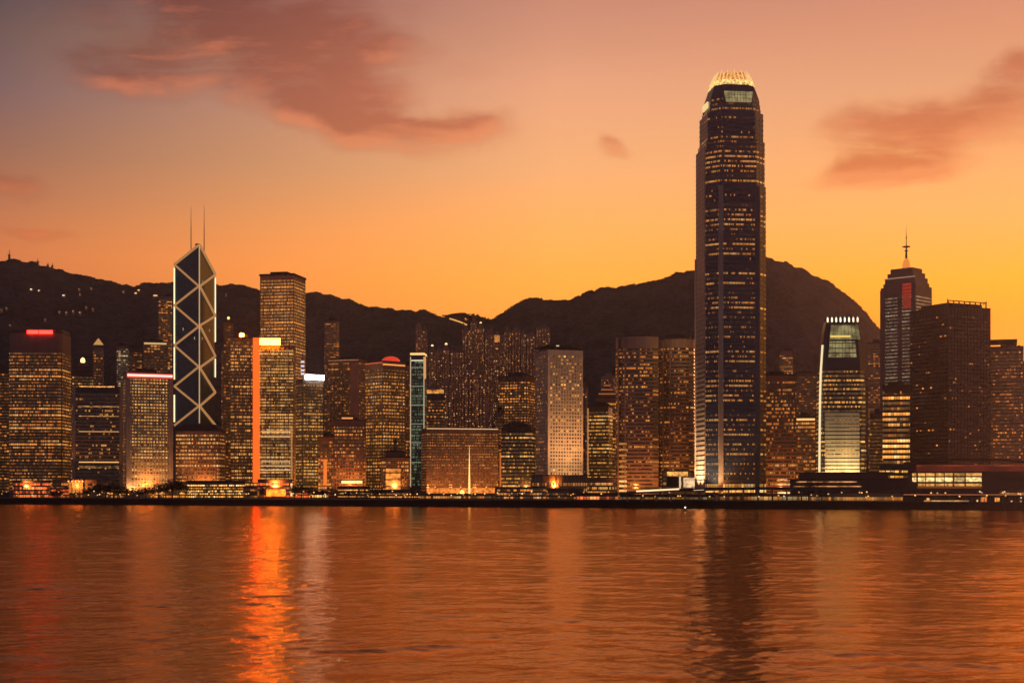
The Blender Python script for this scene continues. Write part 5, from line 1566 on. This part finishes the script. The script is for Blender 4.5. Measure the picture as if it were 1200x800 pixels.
def tl(px, H):
    if px < 60: return 'low dark tree by the fiery hall at the far left edge'
    if px < 75: return 'small dark tree left of the lit columns'
    if px < 112: return 'dark tree just right of the lit columns, below the louvred block'
    if px < 145: return 'tall dark tree against the foot of the louvred block'
    if px < 182: return 'low dark tree in the row below the neon roofed tower'
    if px < 220: return 'big dark rounded tree in the clump left of the white windowed block'
    if px < 303: return 'small dark tree right of the white windowed block, under the orange strip'
    if px < 320: return 'dark tree in front of the glowing orange pavilion'
    if px < 365: return 'tall dark tree just right of the glowing orange pavilion'
    if px < 400: return 'low dark tree beside the small yellow kiosk'
    if px < 430: return 'low dark tree before the hall with thin strips of light'
    if px < 470: return 'dark tree left of the stepped orange lit block'
    if px < 500: return 'dark tree at the foot of the green lit tower'
    if px < 640: return 'small tree before the brown pier shed with scattered lamps'
    if px < 700: return 'small tree left of the red lit shop fronts'
    if px < 960 and H > 15: return 'tall dark tree beside the silver tower above the terraced block'
    if px < 966: return 'round dark tree beside the bright low glass hall'
    if px < 1020: return 'small dark tree in front of the gridded glass pier'
    return 'dark tree left of the red eave hall'
for px, D, H, wd in TR:
    tree(px, D, H, wd, tl(px, H))

# ------------------------------------------------------------------ lamps along the promenade
def street_lamp(px, D, H, c, s, label, energy=0.0):
    root = empty('street_lamp', (wx(px, D), D, GROUND)); tag(root, label, 'street lamp', 'lamps along the waterfront')
    MB().lathe([(.3, 0), (.22, .8), (.12, 1.0), (.08, H)], 8).build('pole', STEEL, root)
    MB().bar((0, 0, H - .15), (0, -1.1, H + .15), .07, 6).build('arm', STEEL, root)
    MB().lathe([(.2, H - .55), (.75, H - .2), (.6, H + .45), (.15, H + .75)], 10, (0, -1.2)).build('lantern', glow(c, s), root)
    if energy:
        l = bpy.data.lights.new('lamp', 'SPOT'); l.energy = energy * 2.2; l.color = c; l.shadow_soft_size = .8
        l.spot_size = R(150); l.spot_blend = .9          # shielded towards the water, thrown at the fronts
        o = bpy.data.objects.new('lamp', l); col.objects.link(o); o.parent = root; o.location = (0, .4, H + .9)
        o.rotation_euler = Vector((0, 1, .55)).to_track_quat('-Z', 'Y').to_euler()
rng = random.Random(11)
LP = [8, 22, 38, 56, 69, 87, 104, 117, 127, 141, 151, 161, 180, 190, 213, 229, 245, 262, 281, 289, 303, 314, 327, 344, 356, 368, 381, 393, 405, 418, 431, 445, 460, 474, 489, 503, 520, 536, 553, 568, 583, 597, 612, 626, 641, 655, 669, 684, 703, 753, 797, 846, 864, 889, 912, 936, 957, 986, 1017, 1045, 1072, 1098, 1124, 1150, 1178, 1196]
LP = sorted(LP + [rng.uniform(2, 1198) for _ in range(58)])
def near(px):
    for a, n_ in ((60, 'the fiery orange hall'), (112, 'the lit columns'), (145, 'the louvred block'), (200, 'the neon roofed tower'), (219, 'the big dark tree clump'), (288, 'the white windowed block'), (345, 'the glowing pavilion'),
                  (392, 'the yellow kiosk'), (434, 'the hall with thin strips of light'), (482, 'the stepped block'), (498, 'the green lit tower'), (583, 'the orange slab'), (628, 'the dark round topped block'), (690, 'the columned gallery'),
                  (776, 'the striped pair of towers'), (840, 'the pavilion with pale canopy'), (880, 'the tallest tower'), (950, 'the bright low glass hall'), (1060, 'the gridded glass pier'), (1300, 'the red eave hall')):
        if px < a: return n_
for i, px in enumerate(LP):
    D = shore_D(px) + rng.uniform(5, 26)
    c = rng.choice([(1, .40, .08), (1, .52, .16), (1, .46, .12), (1, .70, .40)])
    street_lamp(px, D, rng.uniform(3.6, 9.0), c, rng.uniform(.4, 1.6), 'street lamp on the promenade in front of ' + near(px), 0)

# stronger sodium lamps on the street behind the first row
for px, D, e_ in ((30, 1690, 26000), (90, 1690, 16000), (172, 1690, 20000), (235, 1705, 20000), (322, 1670, 34000), (362, 1690, 26000), (410, 1685, 26000), (462, 1650, 24000), (510, 1600, 9000), (540, 1600, 9000), (570, 1605, 9000), (606, 1600, 12000),
                  (650, 1530, 16000), (705, 1600, 16000), (745, 1540, 30000), (792, 1560, 22000), (870, 1460, 16000), (915, 1570, 26000), (1010, 1370, 9000), (1100, 1400, 9000), (1180, 1440, 14000)):
    street_lamp(px, D, 13, (1, .30, .05), 2.0, 'tall orange street lamp close in front of ' + near(px), e_)

def buoy():
    D = 1120; root = empty('buoy', (wx(803, D), D, 0)); tag(root, 'small buoy with a white light on the water before the tallest tower', 'buoy')
    MB().lathe([(1.2, -.3), (1.5, .2), (1.2, .8), (.3, 1.1)], 12).build('float', solid((.2, .05, .03), .6), root)
    MB().bar((0, 0, 1.1), (0, 0, 2.4), .1, 6).build('post', STEEL, root)
    MB().lathe([(.2, 2.4), (.55, 2.7), (.55, 3.2), (.15, 3.5)], 10).build('lantern', glow((1, .85, .7), 2.5), root)
buoy()
